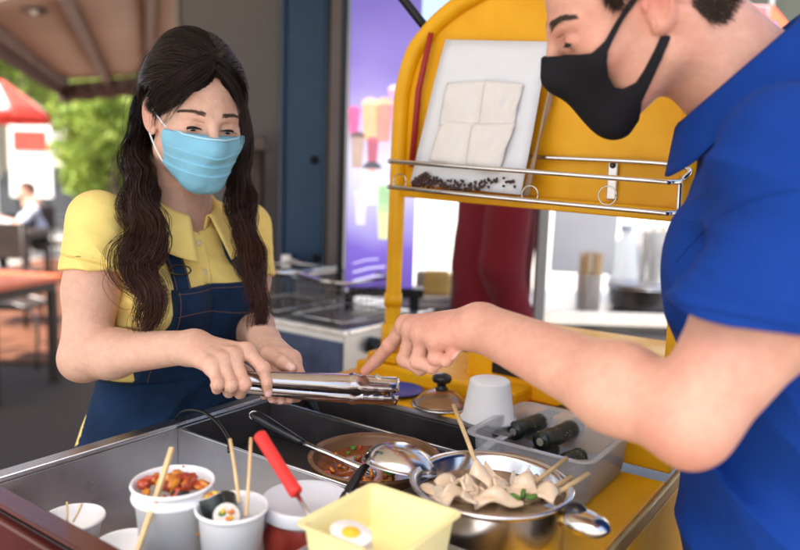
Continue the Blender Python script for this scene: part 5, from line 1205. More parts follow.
def w_shirt0(Q):
    d = w_torso(Q, .006)
    d = smin(d, sleeve(Q, WA, .36, .0455, .0490), .020); d = smin(d, sleeve(Q, WB, .50, .048, .048), .022)
    return d
w_fold = [(P(80, 245, 1.05), (.25, .1, 1), .032, .0026, .05, .35), (P(112, 262, 1.07), (.8, .1, .6), .03, .003, .045, .1), (WT.W((.10, .05, 1.15)), WT.M @ np.array([.5, 0, .85]), .035, .0035, .07, .1), (P(95, 225, 1.07), (.5, .1, 1), .045, .0016, .05, .3),
          (WT.W((0, .09, 1.10)), (1, 0, .5), .04, .0025, .09, 0), (WT.W((.09, .02, 1.02)), WT.M @ np.array([.2, 0, 1]), .045, .005, .10, .2),
          (P(240, 260, 1.27), (.2, .2, 1), .028, .003, .06, .5), (P(150, 300, 1.12), (1, 0, .3), .05, .004, .08, .2)]
def w_shirt(Q):
    d = w_shirt0(Q) - folds(Q, w_fold) - .0012 * vnoise(Q * 22)
    q = WT.L(Q)
    d = smax(d, -cap(Q, w_neck_b - np.array([0, 0, .02]), w_neck_t + (w_neck_t - w_neck_b) * .6, .056, .062), .006)
    v = np.maximum(poly2(q[:, 0], q[:, 2], [(-.050, 1.36), (.050, 1.36), (.0, 1.232)]), -q[:, 1] + .02)
    return smax(d, -v, .003)
lo, hi = A_.min(0) - .10, A_.max(0) + .10; lo[2] = .80; hi[2] = 1.36
surf_obj('polo_shirt', [surf(w_shirt, lo, hi, .0026)], [YEL], wroot)
def front_pt(f, fr, x, z, y0=.25):
    """first hit on f coming from the front along the frame's -Y"""
    x = np.atleast_1d(x); z = np.atleast_1d(z); y = np.full(len(x), y0)
    for _ in range(60): y = y - .8 * f(fr.W(np.stack([x, y, z], 1)))
    return fr.W(np.stack([x, y, z], 1))
def w_placket(Q):
    q = WT.L(Q); d = w_shirt(Q) - .0022
    return smax(np.maximum(d, poly2(q[:, 0], q[:, 2], [(-.006, 1.235), (.019, 1.245), (.019, 1.09), (-.006, 1.09)])), .02 - q[:, 1], .001)
lo, hi = bb(WT.W((0, .1, 1.16)), r=.12); surf_obj('placket', [surf(w_placket, lo, hi, .002)], [YEL], wroot)
for z in (1.222, 1.175, 1.128):
    p = front_pt(w_shirt, WT, .006, z)[0]; n = grad(w_shirt, p[None])[0]; R = Vector(n).to_track_quat('Z', 'Y').to_matrix()
    mb = MB(); mb.lathe([(0, .0042), (.0042, .0042), (.0055, .0034), (.0056, .001), (0, .001)], p, 16, R); mb.build('button', mat('button_cream', (.75, .62, .35), rough=.3), wroot)
def collar(name, nb, axis, fwd, r, m, parent, open_a, stand, flap, drop, spread, pts_out, body=None, lift=.004, lean=.0, rise=.0):
    """turned-down polo collar as a curved sheet: stand, fold and flap"""
    ax = unit(axis); fw = unit(fwd - ax * (np.dot(fwd, ax))); rt = np.cross(fw, ax); rows = []
    n = 61; an = np.linspace(-math.pi + open_a, math.pi - open_a, n)
    for k, t in enumerate(np.linspace(0, 1, 15)):
        row = []
        for a in an:
            # a = 0 is the nape, +-pi the front
            f = (1 - math.cos(a)) / 2                     # 0 nape .. 1 front
            base = np.asarray(nb) + ax * (rise * (1 - f) - drop * f ** 1.6)
            st, fl = stand * (1 - .25 * f), flap * (1 + pts_out * f ** 3)
            if t < .35:
                u = t / .35; rr = r + .002 * u; h = st * u
            elif t < .5:
                u = (t - .35) / .15; rr = r + .002 + .006 * (1 - math.cos(u * math.pi / 2)) + .002 * u; h = st + .003 * math.sin(u * math.pi)
            else:
                u = (t - .5) / .5; rr = r + .010 + spread * u * fl; h = st - fl * u * .92
            dirn = -fw * math.cos(a) + rt * math.sin(a)
            row.append(base + dirn * rr * (1 + .05 * f) + ax * h + fw * (.012 * f * max(0, t - .5)))
        rows.append(row)
    A = np.array(rows)
    if body is not None:
        sh = A.shape; F = A.reshape(-1, 3); d = body(F); g = grad(body, F)
        m_ = (np.arange(len(F)) // n) >= 7; push = np.where(m_ & (d < lift), lift - d, 0); F = F + g * push[:, None]; A = F.reshape(sh)
    mb = MB(); mb.grid(A, .0022); return mb.build(name, m, parent)
collar('collar', w_neck_b + np.array([0, 0, .004]), unit(w_neck_t - w_neck_b) * .6 + np.array([0, 0, .4]), WT.M[:, 1], .057, YEL, wroot, .30, .030, .050, .030, .62, .35, w_shirt, .004, rise=.012)

# denim apron: bib, straps, skirt
def w_apron_base(Q): return w_torso(Q, .011) - folds(Q, [(WT.W((0, .09, .95)), WT.M @ np.array([.25, 0, 1]), .05, .004, .12, .1), (WT.W((.08, .07, .90)), WT.M @ np.array([.7, 0, .6]), .06, .006, .1, .4)]) - .0015 * vnoise(Q * 30)
def w_bib(Q):
    q = WT.L(Q); d = w_apron_base(Q) - .0046
    reg = poly2(q[:, 0], q[:, 2], [(-.085, 1.156), (.085, 1.156), (.090, 1.08), (.11, .97), (-.11, .97), (-.090, 1.08)])
    return np.maximum(smax(d, reg, .001), .01 - q[:, 1])
lo, hi = bb(WT.W((0, .08, 1.07)), r=.165); surf_obj('apron_bib', [surf(w_bib, lo, hi, .0021)], [DEN], wroot)
def w_skirt(Q):
    q = WT.L(Q); d = w_apron_base(Q) - .006 - .006 * np.clip((1.0 - q[:, 2]) * 4, 0, 1); d = d - .002
    wrap = poly2(q[:, 0], q[:, 1], [(-.3, -.02), (.20, -.035), (.3, .3), (-.3, .3)])
    return np.maximum(np.maximum(d, q[:, 2] - 1.0), np.maximum(.62 - q[:, 2], wrap))
lo, hi = bb(WT.W((0, -.02, .82)), r=.24); surf_obj('apron_skirt', [surf(w_skirt, lo, hi, .0034)], [DEN], wroot)
for sx in (-1, 1):
    path = [(sx * .070, .10, 1.140), (sx * .067, .10, 1.17), (sx * .060, .08, 1.20), (sx * .062, .04, 1.25), (sx * .062, 0, 1.30), (sx * .055, -.05, 1.285), (sx * .045, -.1, 1.24)]
    Q = newton(w_shirt0, WT.W(spline(path, 40))); g = grad(w_shirt0, Q); T = np.gradient(Q, axis=0); sd_ = np.cross(T, g); sd_ /= np.linalg.norm(sd_, axis=1, keepdims=True)
    rows = [[Q[i] + sd_[i] * u * .014 + g[i] * (.0072 - .0014 * abs(u)) for u in np.linspace(-1, 1, 7)] for i in range(len(Q))]
    mb = MB(); mb.grid(rows, .003); st = mb.build('apron_strap', DEN, wroot)
    for u in (-.78, .78):
        s = MB(); s.tube([Q[i] + sd_[i] * u * .014 + g[i] * .0070 for i in range(len(Q))], .00045, 5); s.build('stitch', STI, st)
mb = MB()
for zz in (1.150, 1.112):
    xs = np.linspace(-.086, .086, 50); p = front_pt(w_bib, WT, xs, zz + .006 * np.sin(xs * 30) * (zz < 1.13)); mb.tube(p + grad(w_bib, p) * .0003, .00045, 5)
for sx in (-1, 1):
    zz = np.linspace(1.153, 1.0, 40); p = front_pt(w_bib, WT, sx * (.080 + (1.153 - zz) * .08), zz); mb.tube(p + grad(w_bib, p) * .0003, .00045, 5)
mb.build('stitch', STI, wroot)
for sx in (-1, 1):                                               # strap sliders
    p = newton(w_shirt0, WT.W(np.array([[sx * .064, .10, 1.190]])))[0]; g = grad(w_shirt0, p[None])[0]
    R = Vector(g).to_track_quat('Z', 'Y').to_matrix(); b = MB()
    ring = [p + np.array(R @ Vector((.018 * math.cos(t) if abs(math.cos(t)) < .9 else .018 * math.copysign(1, math.cos(t)), .010 * math.sin(t), .0095))) for t in np.linspace(0, 2 * math.pi, 21)]
    b.tube(ring, .0013, 6); b.build('strap_slider', mat('dark_brass', (.12, .08, .04), rough=.35, metal=1), wroot)
# trousers and shoes, mostly behind the cart
def legs(fr, parent, zt, hw, r=.075, m=TRO, h=.008):
    def fn(Q):
        q = fr.L(Q); mm = np.stack([np.abs(q[:, 0]), q[:, 1], q[:, 2]], 1)
        d = cap(mm, (hw, -.02, .45), (hw * .9, -.03, zt - .06), r * .8, r * 1.15); d = smin(d, cap(mm, (hw, -.03, .06), (hw, -.02, .45), r * .62, r * .8), .03)
        return np.maximum(smin(d, ell(mm, (0, -.03, zt - .02), (hw + r, .11, .13)), .05), .05 - q[:, 2])
    lo, hi = bb(fr.W((0, 0, zt / 2)), r=zt / 2 + .12); lo[2] = 0
    surf_obj('trousers', [surf(fn, lo, hi, h)], [m], parent)
    for sx in (-1, 1):
        def sh(Q):
            q = fr.L(Q); return np.maximum(smin(ell(q, (sx * hw, .05, .025), (.045, .11, .042)), cap(q, (sx * hw, -.03, .03), (sx * hw, -.03, .085), .043, .04), .03), .0 - q[:, 2] + .002)
        lo, hi = bb(fr.W((sx * hw, .03, .05)), r=.16); surf_obj('shoe', [surf(sh, lo, hi, .006)], [SHOE], parent)
legs(WT, wroot, .86, .09)

def hit(f, px, py, t0=.35):
    px = np.atleast_1d(np.asarray(px, float)); py = np.atleast_1d(np.asarray(py, float)); R_ = _F[None] + ((px - 400) / FPX)[:, None] * _R - ((py - 275) / FPX)[:, None] * _U; R_ /= np.linalg.norm(R_, axis=1, keepdims=True)
    t = np.full(len(px), t0)
    for _ in range(140): t = t + np.clip(f(CAM + R_ * t[:, None]) * .7, -.02, .03)
    return CAM + R_ * t[:, None]
# hair: cap, combed-back strands, long wavy locks
rgh = np.random.default_rng(11)
def w_cap0(Q):
    q = WH.L(Q); m = np.stack([np.abs(q[:, 0]), q[:, 1], q[:, 2]], 1)
    d = ell(m, (0, -.016, .046), (.0850, .106, .094)); d = smin(d, ell(m, (0, -.07, .0), (.070, .05, .08)), .04)
    d = smin(d, ell(m, (.0, -.045, .108), (.048, .055, .035)), .03)
    return d * WH.k
HLINE = [(-.2, -.11), (-.025, -.11), (-.020, -.04), (-.012, .012), (.012, .022), (.022, .000), (.034, .020), (.050, .054), (.070, .080), (.095, .092), (.13, .22), (-.2, .22)]
def w_reg(q): return poly2(q[:, 1], q[:, 2] + .62 * np.maximum(np.abs(q[:, 0] + .004) - .004, 0) * np.clip((q[:, 1] - .035) / .03, 0, 1), HLINE)
def w_cap_s(Q):
    q = WH.L(Q); reg = w_reg(q); d = face_base(q, 0)[1] - np.clip(-reg * .55 + .0004, -.004, .015)
    return smin(d, np.maximum(w_cap0(Q) / WH.k, reg + .024), .012) * WH.k
def w_cap(Q): return np.maximum(w_cap_s(Q), w_reg(WH.L(Q)) * WH.k + .0065)
lo, hi = bb(WH.o, r=.17); surf_obj('hair', [surf(w_cap, lo, hi, .0018)], [HAIR_W], wroot)
capf_l = lambda X: w_cap_s(WH.W(X)) / WH.k
def comb(q, K, step, off0):
    C = np.zeros((len(q), K, 3)); p = q.copy(); jit = rgh.normal(0, .10, (len(q), 3))
    for k in range(K):
        d = capf_l(p); G = grad(capf_l, p); off = off0 + .0030 * ((np.arange(len(p)) * 7919) % 100) / 100 * min(1, k / 4)
        p = p - (d - off)[:, None] * G; C[:, k] = p
        side = np.sign(p[:, 0] + .012)[:, None]
        tgt = np.where((p[:, 2:3] > .045), np.concatenate([side * .030, np.full_like(side, -.10), np.full_like(side, .035)], 1), np.concatenate([side * .055, np.full_like(side, -.09), np.full_like(side, -.08)], 1))
        v = tgt - p; v = v - (v * G).sum(1, keepdims=True) * G; v /= np.linalg.norm(v, axis=1, keepdims=True) + 1e-9
        v += np.concatenate([side * .75 * np.clip((p[:, 1:2] - .02) / .06, 0, 1), 0 * side, -.25 * (np.abs(p[:, 0:1]) > .05)], 1) + jit
        v /= np.linalg.norm(v, axis=1, keepdims=True) + 1e-9; p = p + v * step
    return C
n = 9000; th = rgh.random(n) * 2 * math.pi; ph = np.arccos(1 - 1.25 * rgh.random(n))
q = np.stack([.08 * np.sin(ph) * np.cos(th), .1 * np.sin(ph) * np.sin(th) + .0, .042 + .09 * np.cos(ph)], 1)
for _ in range(4): d = capf_l(q); q = q - d[:, None] * grad(capf_l, q)
rr = w_reg(q); qa = q[rr < -.012][:2600]; qb = q[(rr > -.018) & (rr < -.0045)]; qb = np.concatenate([qb + rgh.normal(0, .0008, qb.shape) for _ in range(3)])[:2600]
for qq, K_, st_, rad in ((qa, 16, .0085, (.00045, .0009)), (qb, 18, .0075, (.0003, .0006))):
    C = comb(qq, K_, st_, .0008); strands('hair_strands', WH.W(C.reshape(-1, 3)).reshape(C.shape), rgh.uniform(*rad, len(C)), HAIR_W, wroot, .6)
def lock(guide, rpx, n, wav=.006, lam=.085, K=46, r=(.0003, .00065), fray=.35, ph=0., flat=1.):
    g = np.array([P(a, b, d) for a, b, d in guide]); G = spline(g, K); rr = np.interp(np.linspace(0, 1, K), np.linspace(0, 1, len(rpx)), rpx) * 1.12 / 720
    T = np.gradient(G, axis=0); T /= np.linalg.norm(T, axis=1, keepdims=True)
    side = np.cross(T, np.array([0, 1., 0])); side /= np.linalg.norm(side, axis=1, keepdims=True) + 1e-9; dep = np.cross(side, T)
    a = rgh.random(n) * 2 * math.pi; ra = np.sqrt(rgh.random(n)); s = np.concatenate([[0], np.cumsum(np.linalg.norm(np.diff(G, axis=0), axis=1))])
    cl = rgh.integers(0, 26, n); cph = rgh.normal(0, 2.2, 26); cam_ = rgh.uniform(.4, 1.3, 26)[cl][:, None]; cof = rgh.normal(0, .42, (26, 2))[cl]
    tw = a[:, None] + s[None] * 9
    ox = (.72 * ra[:, None] * np.cos(tw) + cof[:, :1]) * rr[None] + cam_ * (wav * np.sin(s[None] * 6.28 / lam + ph + .5 * cph[cl][:, None]) * (np.clip((s - .03) / .16, 0, 1) ** 1.3)[None])
    oy = (.72 * ra[:, None] * np.sin(tw) + cof[:, 1:]) * rr[None] * flat + cam_ * (wav * .8 * np.cos(s[None] * 6.28 / lam + ph + .5 * cph[cl][:, None]) * (np.clip((s - .03) / .16, 0, 1) ** 1.3)[None])
    fr = 1 + fray * rgh.normal(0, 1, n)[:, None] * np.clip(s / s[-1] - .4, 0, 1)[None]
    C = G[None] + side[None] * (ox * fr)[..., None] + dep[None] * (oy * fr)[..., None]
    # different lengths
    ln = 1 - .34 * rgh.random(n) ** 1.5; out = np.empty_like(C); u = np.linspace(0, 1, K) * (K - 1)
    for i in range(n):
        t = u * ln[i]; j = np.minimum(t.astype(int), K - 2); f = (t - j)[:, None]; out[i] = C[i, j] * (1 - f) + C[i, j + 1] * f
    return out, rgh.uniform(r[0], r[1], n)
f_ = lambda L_: [x * .74 for x in L_]
LK = [lock([(162, 72, 1.17), (145, 108, 1.185), (138, 150, 1.16), (142, 195, 1.105), (147, 235, 1.06), (141, 268, 1.045), (150, 300, 1.04), (147, 334, 1.045)], f_([8, 10, 12, 16, 19, 19, 15, 5]), 1900, .0078, .105),
      lock([(165, 66, 1.20), (144, 100, 1.22), (135, 150, 1.22), (133, 195, 1.17), (136, 235, 1.10), (131, 262, 1.075), (139, 292, 1.065)], f_([7, 9, 11, 12, 11, 10, 6]), 750, .005, .12, ph=1.2),
      lock([(224, 62, 1.14), (241, 98, 1.155), (243, 140, 1.18), (240, 182, 1.19), (244, 218, 1.175), (252, 258, 1.145), (260, 297, 1.12), (256, 331, 1.115)], f_([4, 5, 9, 13, 14, 12, 10, 4]), 1400, .0068, .105, ph=.6),
      lock([(226, 70, 1.15), (245, 110, 1.17), (248, 155, 1.19), (243, 200, 1.22), (250, 245, 1.20), (259, 285, 1.17)], f_([2, 3, 4, 6, 6, 5]), 260, .004, .12, ph=2.),
      lock([(190, 70, 1.28), (182, 120, 1.30), (176, 180, 1.28), (180, 215, 1.285)], [26, 30, 28, 20], 900, .003, .12, K=20, fray=.1)]
for i, (C, r) in enumerate(LK): strands('hair_lock', C, r, HAIR_W, wroot, .4)
w_ = [lock([(206, 68, 1.07), (188, 88, 1.06), (172, 108, 1.065), (160, 128, 1.085)], [1.5, 2, 2.5, 3], 20, .002, .09, K=24, r=(.0003, .00045)),
      lock([(209, 68, 1.07), (197, 86, 1.06), (180, 106, 1.06), (164, 124, 1.08)], [1, 1.5, 2, 2], 10, .002, .09, K=24, r=(.0003, .00045)),
      lock([(196, 62, 1.09), (172, 82, 1.08), (158, 104, 1.10), (153, 128, 1.12)], [3, 5, 5, 3], 60, .002, .09, K=24, r=(.0003, .0006)),
      lock([(216, 66, 1.065), (233, 84, 1.08), (243, 112, 1.10), (246, 150, 1.12)], [2, 3, 4, 4], 60, .002, .09, K=24, r=(.0003, .0006)),
      lock([(155, 80, 1.2), (136, 130, 1.2), (127, 190, 1.18), (126, 240, 1.1)], [10, 13, 15, 14], 40, .006, .1, K=30, r=(.00025, .0004)),
      lock([(130, 262, 1.05), (112, 282, 1.05), (128, 300, 1.05), (150, 290, 1.04)], [5, 6, 6, 3], 3, .003, .06, K=30, r=(.00025, .0004)),
      lock([(190, 36, 1.17), (150, 60, 1.18), (136, 110, 1.18), (130, 160, 1.17)], [6, 6, 10, 14], 40, .003, .1, K=30, r=(.00025, .0004))]
# the two swept-back curtains beside the parting, laid over the hairline
w_face = lambda Q: np.minimum(w_hd(Q), w_cap_s(Q))
def curtain(pts, rpx, n, lift):
    a = spline(pts, 9); H = hit(w_face, a[:, 0], a[:, 1], .8); g = [(x, y, float((p - CAM) @ _F) - l_) for (x, y), p, l_ in zip(a, H, np.linspace(*lift, 9))]
    return lock(g, rpx, n, .0012, .12, K=26, r=(.0003, .0006), fray=.25, flat=.35)
w_ += [curtain([(214, 64), (203, 74), (184, 88), (166, 101), (152, 112)], [3, 5, 6, 7, 7, 6], 620, (.003, .006)), curtain([(212, 60), (196, 66), (174, 80), (156, 96), (146, 110)], [5, 6, 7, 8, 8], 560, (.002, .004)),
       curtain([(216, 64), (226, 76), (234, 92), (239, 108)], [3, 4, 5, 4], 420, (.003, .006)), curtain([(218, 60), (230, 72), (239, 88), (244, 106)], [4, 5, 6, 4], 420, (.002, .004))]
for C, r in w_: strands('hair_wisp', C, r, HAIR_W, wroot, .4)

# ------------------------------------------------------------------ the customer (man)
MT = Frame((.465, .805, 0), np.stack([np.array([.578, .816, 0]), np.array([-.816, .578, 0]), np.array([0, 0, 1.])], 1))
MH = Frame(P(631, 2, .805), rot_frame(-101, 31, 14), .985)
MA = dict(shoulder=P(845, 190, .635), elbow=P(690, 420, .635), wrist=P(483, 327, .865), r=(.062, .054, .0375, .0435, .0310),
          elbow_tip=P(688, 444, .636), er=.018, back=unit(np.array([-.1, -.42, .9])),
          fingers=[[P(406, 325, .945), P(390, 345, .972), P(376, 361, .996), P(365, 371, 1.012)],
                   [P(414, 328, .925), P(405, 359, .945), P(420, 369, .930), P(436, 360, .912)],
                   [P(424, 333, .905), P(418, 361, .915), P(432, 367, .900), P(444, 358, .887)],
                   [P(437, 338, .886), P(435, 358, .890), P(446, 361, .878), P(454, 353, .870)]],
          thumb=[P(470, 325, .9), P(442, 338, .945), P(426, 352, .96), P(416, 359, .965)])
MBn = dict(shoulder=MT.W((.185, .02, 1.37)), elbow=MT.W((.235, -.03, 1.09)), wrist=MT.W((.225, .03, .84)), r=(.064, .056, .05, .047, .031), back=unit(MT.M[:, 0]),
           fingers=[[MT.W((.228, .055 - .019 * i, .752)), MT.W((.222, .060 - .019 * i, .708)), MT.W((.212, .060 - .019 * i, .684)), MT.W((.200, .058 - .019 * i, .664))] for i in range(4)],
           thumb=[MT.W((.215, .05, .82)), MT.W((.205, .075, .775)), MT.W((.198, .085, .745)), MT.W((.192, .088, .722))])
m_a, m_b = arm_fn(MA, 1.07), arm_fn(MBn, 1.05)
m_neck_b, m_neck_t = MT.W((0, .055, 1.420)), MH.W((0, -.040, -.055))
_ml, _mh = bb(MH.o, r=.165)
def m_torso(Q, k=0.):
    q = MT.L(Q); m = np.stack([np.abs(q[:, 0]), q[:, 1], q[:, 2]], 1)
    d = ell(m, (0, .02, 1.235), (.172 + k, .112 + k, .185 + k)); d = smin(d, ell(m, (.075, .088, 1.25), (.075 + k, .04 + k, .065 + k)), .05)
    d = smin(d, cap(m, (0, .02, 1.375), (.165, .015, 1.365), .060 + k, .058 + k), .05)
    d = smin(d, ell(m, (0, .0, 1.0), (.158 + k, .112 + k, .22 + k)), .06)
    return d
def m_body(Q):
    d = bounded(Q, lambda X: head_sdf(MH.L(X), 1) * MH.k, _ml, _mh)
    nk = smin(cap(Q, m_neck_b, m_neck_t, .066, .061), cap(Q, MT.W((0, 0, 1.35)), m_neck_b, .09, .066), .04)
    nk = smin(nk, cap(Q, MH.W((-.062, -.03, -.035)), m_neck_b + np.array([-.03, -.02, -.03]), .012, .014), .03)
    d = smin(d, nk, .026); d = smin(d, m_torso(Q, -.014), .02)
    return smin(smin(d, m_a(Q), .015), m_b(Q), .015)
mroot = empty('person', (*MT.W((0, 0, 0))[:2], 0), 0, 'person in blue polo and black mask leaning in and pointing at the tongs', 'person')
lo, hi = bb(MH.o, m_neck_b, r=.16); lo[2] = 1.36
m1 = surf(m_body, lo, hi, .00155)
lo, hi = bb(MA['shoulder'], MA['elbow'], MA['wrist'], *[p for f in MA['fingers'] for p in f], r=.075); hi[2] = 1.30
m2 = surf(m_body, lo, hi, .0018)
lo, hi = bb(MBn['shoulder'], MBn['elbow'], MBn['wrist'], *[p for f in MBn['fingers'] for p in f], r=.075); hi[2] = 1.30
m3 = surf(lambda Q: m_b(Q), lo, hi, .003)
_mt = hand_tints(MA) + [(MH.W((-.045, .062, -.028)), .025, .5), (MH.W((-.080, -.012, .0)), .026, .85), (MH.W((0, .115, -.02)), .016, .6), (MA['elbow_tip'], .04, .45), (MA['elbow'], .05, .2)] + [(MH.W((-.031, .085, -.002)), .014, .4)]
surf_obj('body', [m1, m2, m3], [SKIN_M, NAIL], mroot, nail_fn(nails_of(MA, 1.07)), tinter(_mt))
m_hd = lambda Q: head_sdf(MH.L(Q), 1) * MH.k
make_face(MH, m_hd, mroot, HAIR_M, 1, 26)
def m_mask(Q):
    q = MH.L(Q); d = hull_sdf(q, 1) - .0045
    y, z = q[:, 1], q[:, 2]
    reg = poly2(y, z, [(.16, .004), (.1099, -.0038), (.0953, -.011), (.0708, -.0202), (.0538, -.0155), (.032, -.0015), (.0151, .0088), (0, .0196), (-.0133, .0227),
                       (-.0133, .0119), (-.0023, .0096), (.0086, .0049), (.028, -.005), (.0478, -.019), (.0562, -.0261), (.0616, -.0364), (.0653, -.0516), (.0638, -.0674), (.0554, -.074),
                       (.0421, -.0733), (.0308, -.065), (.0141, -.0507), (.0022, -.0402), (-.0101, -.0429), (.0059, -.0554), (.0231, -.073), (.0448, -.0962), (.053, -.118), (.085, -.145), (.15, -.14), (.18, -.05)])
    return smax(d, reg, .0012) * MH.k
lo, hi = bb(MH.o, r=.17); surf_obj('face_mask', [surf(m_mask, lo, hi, .0014)], [MSKK], mroot)
m_folds = [(P(715, 225, .66), (.45, 0, .9), .055, .009, .08, .1), (P(690, 285, .62), (.5, .2, 1), .05, .006, .06, .3), (P(770, 280, .58), (.35, 0, 1), .07, .006, .07, .1), (P(740, 480, .74), (.75, 0, .66), .065, .011, .14, .2),
           (P(770, 130, .74), (.8, 0, .6), .05, .005, .08, .4), (P(780, 400, .72), (.9, 0, .45), .07, .011, .13, .15), (P(715, 200, .70), (1, 0, .25), .04, .005, .06, .2)]
_h0, _h1 = P(665, 313, .60), P(800, 338, .585); M_CUT = unit(np.cross(_h1 - _h0, ray(735, 325))); M_CUT = M_CUT * -np.sign(M_CUT[2]); M_CUT = unit(M_CUT + .25 * unit(_h0 * 0 + ray(735, 325)))
def m_shirt0(Q):
    d = m_torso(Q, .010); nu = unit(m_neck_t - m_neck_b); d = smin(d, cap(Q, MT.W((0, .01, 1.34)), m_neck_b + nu * .004, .11, .083), .04)
    d = smin(d, sleeve(Q, MA, .66, .072, .074, (_h0, M_CUT)), .035); return smin(d, sleeve(Q, MBn, .55, .074, .074), .035)
def m_shirt(Q):
    d = m_shirt0(Q) - folds(Q, m_folds) - .002 * vnoise(Q * 16)
    d = smax(d, -cap(Q, m_neck_b - .3 * (m_neck_t - m_neck_b), m_neck_t, .073, .075), .008)
    return np.maximum(d, .86 - Q[:, 2]) * .6
A_ = np.array([MT.W((.25, .1, .8)), MT.W((-.25, -.1, .8)), MA['shoulder'], MA['elbow'], MT.W((0, 0, 1.48))]); lo, hi = A_.min(0) - .12, A_.max(0) + .12; lo[2] = .84
surf_obj('polo_shirt', [surf(m_shirt, lo, hi, .003)], [BLU], mroot)
collar('collar', m_neck_b + unit(m_neck_t - m_neck_b) * .030, unit(m_neck_t - m_neck_b) * .8 + np.array([0, 0, .35]), MT.M[:, 1], .074, BLU, mroot, .30, .034, .046, .012, .62, .05, m_shirt, .004, rise=.016)
legs(MT, mroot, .90, .10, .085)
def seam(f, pts, r, m, parent, name='seam', n=50, off=.0):
    q = spline(pts, n); Q = hit(f, q[:, 0], q[:, 1]); t = MB(); t.tube(Q + grad(f, Q) * off, r, 6); return t.build(name, m, parent)
BLUD = cloth_mat('blue_seam', (.0015, .026, .16), sheen=0)
seam(m_shirt, [(676, 262), (694, 242), (716, 220), (745, 203), (775, 194), (799, 190)], .0009, BLUD, mroot)
for dy in (-11, -8): seam(m_shirt, [(670, 312 + dy), (700, 318 + dy), (750, 328 + dy), (798, 337 + dy)], .0006, BLUD, mroot, 'hem_stitch')
YSEAM = cloth_mat('yellow_seam', (.70, .47, .11))
for dy in (-9, -7.5): seam(w_shirt, [(59, 262 + dy), (75, 266 + dy), (95, 271 + dy), (110, 275 + dy)], .0005, YSEAM, wroot, 'hem_stitch')
seam(w_shirt, [(112, 188), (120, 205), (123, 225), (122, 250)], .0010, YSEAM, wroot)
# short hair
def m_cap0(Q):
    q = MH.L(Q); m = np.stack([np.abs(q[:, 0]), q[:, 1], q[:, 2]], 1); return ell(m, (0, -.016, .040), (.0775, .0985, .085)) * MH.k
def m_cap(Q):
    q = MH.L(Q); reg = poly2(q[:, 1], q[:, 2], [(-.2, -.060), (-.045, -.055), (-.034, .0), (-.02, .032), (.012, .034), (.020, .012), (.030, .014), (.036, .045), (.06, .062), (.12, .075), (.12, .2), (-.2, .2)])
    return smax(m_cap0(Q), reg * MH.k, .006)
lo, hi = bb(MH.o, r=.15); surf_obj('hair', [surf(m_cap, lo, hi, .0028)], [HAIR_M], mroot)
n = 3800; v = rgh.normal(size=(n * 3, 3)); v /= np.linalg.norm(v, axis=1, keepdims=True); q = v * np.array([.076, .097, .084]) + np.array([0, -.016, .040])
q = q[(q[:, 0] < .03)]; Q = MH.W(q); Q = newton(lambda X: smin(m_cap0(X) + .002, m_hd(X), .002), Q, 4)
ql = MH.L(Q); reg = poly2(ql[:, 1], ql[:, 2], [(-.2, -.072), (-.05, -.068), (-.036, .0), (-.02, .032), (.012, .034), (.020, .004), (.031, .010), (.038, .045), (.06, .062), (.12, .075), (.12, .2), (-.2, .2)])
Q = Q[reg < .002 * rgh.random(len(reg))][:n]; nm = grad(m_cap0, Q); ql = MH.L(Q)
dl = (np.stack([0 * ql[:, 0], -.4 + 0 * ql[:, 0], -1 + 2 * (ql[:, 2] > .06)], 1)) @ MH.M.T
u = np.linspace(0, 1, 4)[None, :, None]; Ln = (.010 + .008 * rgh.random(len(Q)))[:, None, None] * np.clip((ql[:, 2] + .085) / .06, .35, 1)[:, None, None]
C = Q[:, None] + (nm[:, None] * .45 + dl[:, None] * .7 + rgh.normal(0, .12, (len(Q), 1, 3))) * Ln * u
strands('hair_strands', C, .00045, HAIR_M, mroot, .3)

# hair at the nape and sideburn
def patch_hair(poly, n, ln, dirpx, seed):
    rg = np.random.default_rng(seed); p = np.array(poly, float); lo, hi = p.min(0), p.max(0); q = lo + rg.random((n * 4, 2)) * (hi - lo)
    d = poly2(q[:, 0], q[:, 1], poly); q = q[d < 3 * rg.random(len(d)) - 2.0][:n]; H = hit(m_body, q[:, 0], q[:, 1], .5); g = grad(m_body, H)
    dv = unit(_R * dirpx[0] - _U * dirpx[1]); u = np.linspace(0, 1, 4)[None, :, None]; L_ = (ln * rg.uniform(.6, 1.2, len(q)))[:, None, None]
    return H[:, None] - g[:, None] * .0005 + (dv[None, None] + g[:, None] * .28 + rg.normal(0, .16, (len(q), 1, 3))) * L_ * u
strands('hair_strands', patch_hair([(684, -14), (742, -14), (733, 6), (722, 20), (708, 20), (696, 10), (688, 2)], 1000, .010, (.75, .65), 1), .00042, HAIR_M, mroot, .3)
strands('hair_strands', patch_hair([(600, -14), (628, -14), (623, 2), (616, 7), (607, 3)], 420, .009, (-.2, .95), 2), .00036, HAIR_M, mroot, .3)
